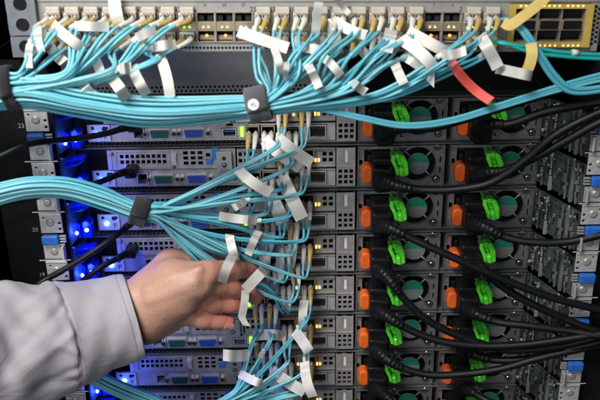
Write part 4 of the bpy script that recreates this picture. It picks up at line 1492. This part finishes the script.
fing = [
    [(hp(208, 272, -94), hp(236, 269, -74), 9.4, 8.3), (hp(236, 269, -74), hp(249, 270, -60), 8.2, 7.6), (hp(249, 270, -60), hp(254, 272, -54), 7.5, 6.7)],
    [(hp(200, 286, -97), hp(230, 287, -78), 9.2, 8.3), (hp(230, 287, -78), hp(249, 292, -67), 8.2, 7.5), (hp(249, 292, -67), hp(255, 298, -63), 7.4, 6.7)],
    [(hp(187, 299, -94), hp(213, 303.5, -86), 8.8, 8.1), (hp(213, 303.5, -86), hp(230, 305, -80), 8.0, 7.4), (hp(230, 305, -80), hp(238, 306.5, -76), 7.3, 6.5)],
    [(hp(174, 314, -90), hp(202, 319.5, -90), 8.6, 8.0), (hp(202, 319.5, -90), hp(218, 321.5, -86), 7.9, 7.4), (hp(218, 321.5, -86), hp(228, 322.5, -83), 7.3, 6.4)],
]
allp = np.array([p for s_ in pal + thumb + sum(fing, []) for p in s_[:2]])
lo, hi = allp.min(0) - 24, allp.max(0) + 24
H = 1.15
dims = np.ceil((hi - lo) / H).astype(int)
ax_ = [lo[i] + H * np.arange(dims[i]) for i in range(3)]
G = np.stack(np.meshgrid(*ax_, indexing='ij'), -1)
f = None
for a, b, ra, rb in pal:
    d = rcone(G, a, b, ra, rb); f = d if f is None else smin(f, d, 9.0)
ft = None
for a, b, ra, rb in thumb:
    d = rcone(G, a, b, ra, rb); ft = d if ft is None else smin(ft, d, 4.0)
f = smin(f, ft, 8.0)
ff_all = None
fl_d = np.full(f.shape, 1e3)
for fi in fing:
    g = None
    for a, b, ra, rb in fi:
        d = rcone(G, a, b, ra, rb); g = d if g is None else smin(g, d, 2.5)
    # swollen joints
    for (a, b, ra, rb) in fi[1:2]:
        g = smin(g, np.linalg.norm(G - a, axis=-1) - ra * 1.03, 3.0)
    for (a, b, ra, rb) in fi[1:3]:
        u_ = (b - a) / np.linalg.norm(b - a)
        for o_ in (-2.2, 0.0, 2.2):
            g = g + .45 * np.exp(-(((G - a) @ u_ - o_) / .75) ** 2)
    ff_all = g if ff_all is None else smin(ff_all, g, 0.3)
f = smin(f, ff_all, 5.0)
# tendons: shallow ridges on the back of the hand
for a, b in ((hp(146, 294, -112), hp(206, 272, -108)), (hp(148, 304, -117), hp(202, 284, -113)), (hp(148, 314, -115), hp(190, 298, -111))):
    f = smin(f, rcone(G, a + np.array([0, 6.0, 0]), b + np.array([-6.0, 5.0, 0]), 2.2, 2.6), 7.0)
V, Fq = surface_nets(f, lo, H)
# light smoothing
nb = [[] for _ in range(len(V))]
E_ = np.concatenate([Fq[:, [0, 1]], Fq[:, [1, 2]], Fq[:, [2, 3]], Fq[:, [3, 0]]])
for it in range(3):
    s_ = np.zeros_like(V); c_ = np.zeros(len(V))
    np.add.at(s_, E_[:, 0], V[E_[:, 1]]); np.add.at(s_, E_[:, 1], V[E_[:, 0]])
    np.add.at(c_, E_[:, 0], 1); np.add.at(c_, E_[:, 1], 1)
    V = V * .5 + .5 * s_ / c_[:, None]
wr = hp(138, 310, -95)
person = empty('person', tuple(hp(20, 340, -140)), 'hand and forearm in a pale lilac shirt sleeve reaching for the cables', 'person')
porg = hp(20, 340, -140)
me = bpy.data.meshes.new('body')
me.from_pydata([tuple(q) for q in (V - porg) * S], [], [tuple(int(i) for i in q) for q in Fq])
fl = np.zeros(len(V))
for fi in fing:
    for j, (a, b, ra, rb) in enumerate(fi):
        d = rcone(V, a, b, ra, rb)
        fl = np.maximum(fl, np.clip(1 - np.abs(d) / 6, 0, 1) * (.45 + .28 * j))
fl = np.clip(fl + .1, 0, 1)
at = me.attributes.new('flush', 'FLOAT', 'POINT'); at.data.foreach_set('value', fl.astype(np.float32))
me.polygons.foreach_set('use_smooth', [True] * len(me.polygons)); me.materials.append(M['skin']); me.update()
body = bpy.data.objects.new('body', me); col.objects.link(body); body.parent = person
# fingernail of the little finger (and the ring finger), facing the lower front
for (tip, nxt, r_) in ((fing[3][2][1], fing[3][2][0], 6.6),):
    ax1 = (tip - nxt); ax1 /= np.linalg.norm(ax1)
    vd = ORG - tip; vd /= np.linalg.norm(vd)
    up = vd * .8 + np.array([0, 0, -1]) * .55; up -= ax1 * (up @ ax1); up /= np.linalg.norm(up)
    sd = np.cross(up, ax1)
    m = MB(); m.smooth = True
    n1, n2 = 10, 10
    for i in range(n1 + 1):
        for j in range(n2 + 1):
            x = (i / n1 - .5) * 9.5; a = (j / n2 - .5) * 1.35
            wv = math.sqrt(max(0, 1 - (abs(i / n1 - .5) * 2) ** 4)) * .9 + .1
            rr_ = r_ + .25
            q = tip + ax1 * (x - .3) + (up * math.cos(a * wv) + sd * math.sin(a * wv)) * rr_ - up * (.0009 * max(0, x) ** 3)
            m.v.append(tuple(q))
    for i in range(n1):
        for j in range(n2):
            b0 = i * (n2 + 1) + j
            m.face((b0, b0 + 1, b0 + n2 + 2, b0 + n2 + 1))
    o = m.build('fingernail', M['nail'], person, porg)
    sf = o.modifiers.new('thickness', 'SOLIDIFY'); sf.thickness = .0005


# sleeve
def fabric():
    m = bpy.data.materials.new('lilac_shirt_cotton'); m.use_nodes = True
    nt = m.node_tree; b = nt.nodes['Principled BSDF']
    tc = nt.nodes.new('ShaderNodeTexCoord')
    mx = nt.nodes.new('ShaderNodeMath'); mx.operation = 'MULTIPLY'; mx.inputs[1].default_value = .8
    wv = nt.nodes.new('ShaderNodeTexNoise'); wv.inputs['Scale'].default_value = 1500; wv.inputs['Detail'].default_value = 3
    nt.links.new(tc.outputs['Object'], wv.inputs['Vector']); nt.links.new(wv.outputs['Fac'], mx.inputs[0])
    n = nt.nodes.new('ShaderNodeTexNoise'); n.inputs['Scale'].default_value = 35; n.inputs['Detail'].default_value = 6
    nt.links.new(tc.outputs['Object'], n.inputs['Vector'])
    ad = nt.nodes.new('ShaderNodeMath'); ad.operation = 'MULTIPLY_ADD'; ad.inputs[1].default_value = .5
    nt.links.new(mx.outputs[0], ad.inputs[0]); nt.links.new(n.outputs['Fac'], ad.inputs[2])
    r = nt.nodes.new('ShaderNodeValToRGB')
    r.color_ramp.elements[0].position = .3; r.color_ramp.elements[0].color = (0.315, 0.293, 0.317, 1)
    r.color_ramp.elements[1].position = 1.0; r.color_ramp.elements[1].color = (0.43, 0.41, 0.445, 1)
    nt.links.new(ad.outputs[0], r.inputs['Fac']); nt.links.new(r.outputs['Color'], b.inputs['Base Color'])
    b.inputs['Roughness'].default_value = .85; b.inputs['Sheen Weight'].default_value = .15
    bp = nt.nodes.new('ShaderNodeBump'); bp.inputs['Strength'].default_value = .6; bp.inputs['Distance'].default_value = .0006
    mp = nt.nodes.new('ShaderNodeMapping'); mp.inputs['Scale'].default_value = (14, 14, 34); mp.inputs['Rotation'].default_value = (0, .5, 0)
    nt.links.new(tc.outputs['Object'], mp.inputs['Vector'])
    cr = nt.nodes.new('ShaderNodeTexNoise'); cr.inputs['Scale'].default_value = 1.0; cr.inputs['Detail'].default_value = 4; cr.inputs['Distortion'].default_value = 1.0
    nt.links.new(mp.outputs['Vector'], cr.inputs['Vector'])
    b2 = nt.nodes.new('ShaderNodeBump'); b2.inputs['Strength'].default_value = .3; b2.inputs['Distance'].default_value = .006
    nt.links.new(cr.outputs['Fac'], b2.inputs['Height'])
    nt.links.new(ad.outputs[0], bp.inputs['Height']); nt.links.new(b2.outputs['Normal'], bp.inputs['Normal']); nt.links.new(bp.outputs['Normal'], b.inputs['Normal'])
    return m


M['fabric'] = fabric()
M['thread'] = mat('seam_thread', (0.30, 0.28, 0.33), .8)
cen = [hp(134, 317, -97), hp(126, 318.5, -99), hp(100, 325, -107), hp(66, 335, -121), hp(30, 344, -138), hp(-10, 352, -155), hp(-60, 362, -178)]
rad = [37.5, 38.5, 40.0, 46.5, 49.5, 52, 55]
cs = spline(cen, 14); rs = [float(q[0]) for q in spline([(r_, 0, 0) for r_ in rad], 14)]
cum = np.concatenate([[0], np.cumsum([np.linalg.norm(cs[i + 1] - cs[i]) for i in range(len(cs) - 1)])])


def ring_frame(i):
    a = cs[min(i + 1, len(cs) - 1)] - cs[max(i - 1, 0)]; a /= np.linalg.norm(a)
    vd = ORG - cs[i]; vd -= a * (vd @ a); vd /= np.linalg.norm(vd)
    u = np.cross(a, vd); u /= np.linalg.norm(u)          # roughly screen vertical
    if u[2] < 0: u = -u
    return a, u, vd


def wrinkle(s_, t_):
    """radial displacement in mm; s_ along the sleeve from the cuff edge, t_ angle (0 = up, pi/2 = towards the viewer)"""
    w_ = 0.0
    if s_ < 62:      # stiff cuff
        w_ += .55 * math.sin(s_ * .12 + 3 * t_) + .5 * math.sin(s_ * .22 - 5 * t_ + 1.2)
        w_ -= 1.1 * math.exp(-((s_ - 60) / 2.2) ** 2)
        w_ -= .2 * math.exp(-((s_ - 5.5) / 1.2) ** 2)
    else:
        k = min(1, (s_ - 62) / 25)
        w_ += 1.6 * math.exp(-((s_ - 66) / 5.5) ** 2)
        w_ += k * (3.0 * math.sin(.062 * s_ + 2.6 * t_ + .9) + 2.0 * math.sin(.13 * s_ - 3.7 * t_ + 2.0) + .8 * math.sin(.24 * s_ + 6.1 * t_))
        # folds fanning from the cuff seam
        for (t0, sl_, am) in ((.6, .010, 2.6), (1.0, .014, -2.4), (1.25, -.006, -3.0), (1.55, .009, 2.6), (1.9, -.012, 3.2), (2.2, .006, -2.2), (2.5, -.004, -2.8)):
            w_ += am * math.exp(-((t_ - t0 - sl_ * (s_ - 62)) / (.08 + .0012 * (s_ - 62))) ** 2) * math.exp(-(s_ - 62) / 55)
    return w_


NT = 200
m = MB(); m.smooth = True
fine = []
N = len(cs)
for i in range(N):
    a, u, vd = ring_frame(i)
    for j in range(NT):
        t_ = 2 * math.pi * j / NT
        tt = t_ if t_ < math.pi * 1.5 else t_ - 2 * math.pi
        r_ = rs[i] + wrinkle(cum[i], tt)
        lean = -4.0 * math.cos(t_)
        m.v.append(tuple(cs[i] + u * math.cos(t_) * r_ + vd * math.sin(t_) * r_ * .86 + a * lean * -1 * math.exp(-cum[i] / 30)))
for i in range(N - 1):
    for j in range(NT):
        j2 = (j + 1) % NT
        m.face((i * NT + j, (i + 1) * NT + j, (i + 1) * NT + j2, i * NT + j2))
# rolled inner edge of the cuff
b0 = len(m.v)
for q_, (rr_, dd) in enumerate(((-1.0, -.8), (-2.4, -.2), (-3.0, 4), (-3.5, 22))):
    a, u, vd = ring_frame(0)
    for j in range(NT):
        t_ = 2 * math.pi * j / NT
        r_ = rs[0] + rr_
        lean = 4.0 * math.cos(t_)
        m.v.append(tuple(cs[0] + u * math.cos(t_) * r_ + vd * math.sin(t_) * r_ * .86 + a * (dd + lean)))
for q_ in range(4):
    for j in range(NT):
        j2 = (j + 1) % NT
        A_ = (0 if q_ == 0 else b0 + (q_ - 1) * NT); B_ = b0 + q_ * NT
        m.face((A_ + j2, B_ + j2, B_ + j, A_ + j))
sleeve = m.build('shirt_sleeve', M['fabric'], person, porg)


def stitch(name, pts, r_=.24):
    MB().tube(pts, r_, n=6).build(name, M['thread'], sleeve, (0, 0, 0)) if False else MB().tube(pts, r_, n=6).build(name, M['thread'], sleeve, porg)


def surf(s_, t_, out=.1):
    i = int(np.searchsorted(cum, s_)); i = min(max(i, 0), N - 1)
    i0 = max(i - 1, 0); f_ = 0 if i == i0 else (s_ - cum[i0]) / (cum[i] - cum[i0])
    res = []
    for k in (i0, i):
        a, u, vd = ring_frame(k)
        r_ = rs[k] + wrinkle(cum[k], t_) + out
        res.append(cs[k] + u * math.cos(t_) * r_ + vd * math.sin(t_) * r_ * .86 + a * 4.0 * math.cos(t_) * math.exp(-cum[k] / 30))
    return res[0] * (1 - f_) + res[1] * f_


for s_ in (6.5, 57.0, 64.5):
    stitch('seam', [surf(s_, t_) for t_ in np.linspace(-.3, 3.3, 60)])
stitch('seam', [surf(s_, 2.45 - (s_ - 63) * .003) for s_ in np.linspace(63, 150, 50)])

print('cables', len(cables), 'objects', len(bpy.data.objects))
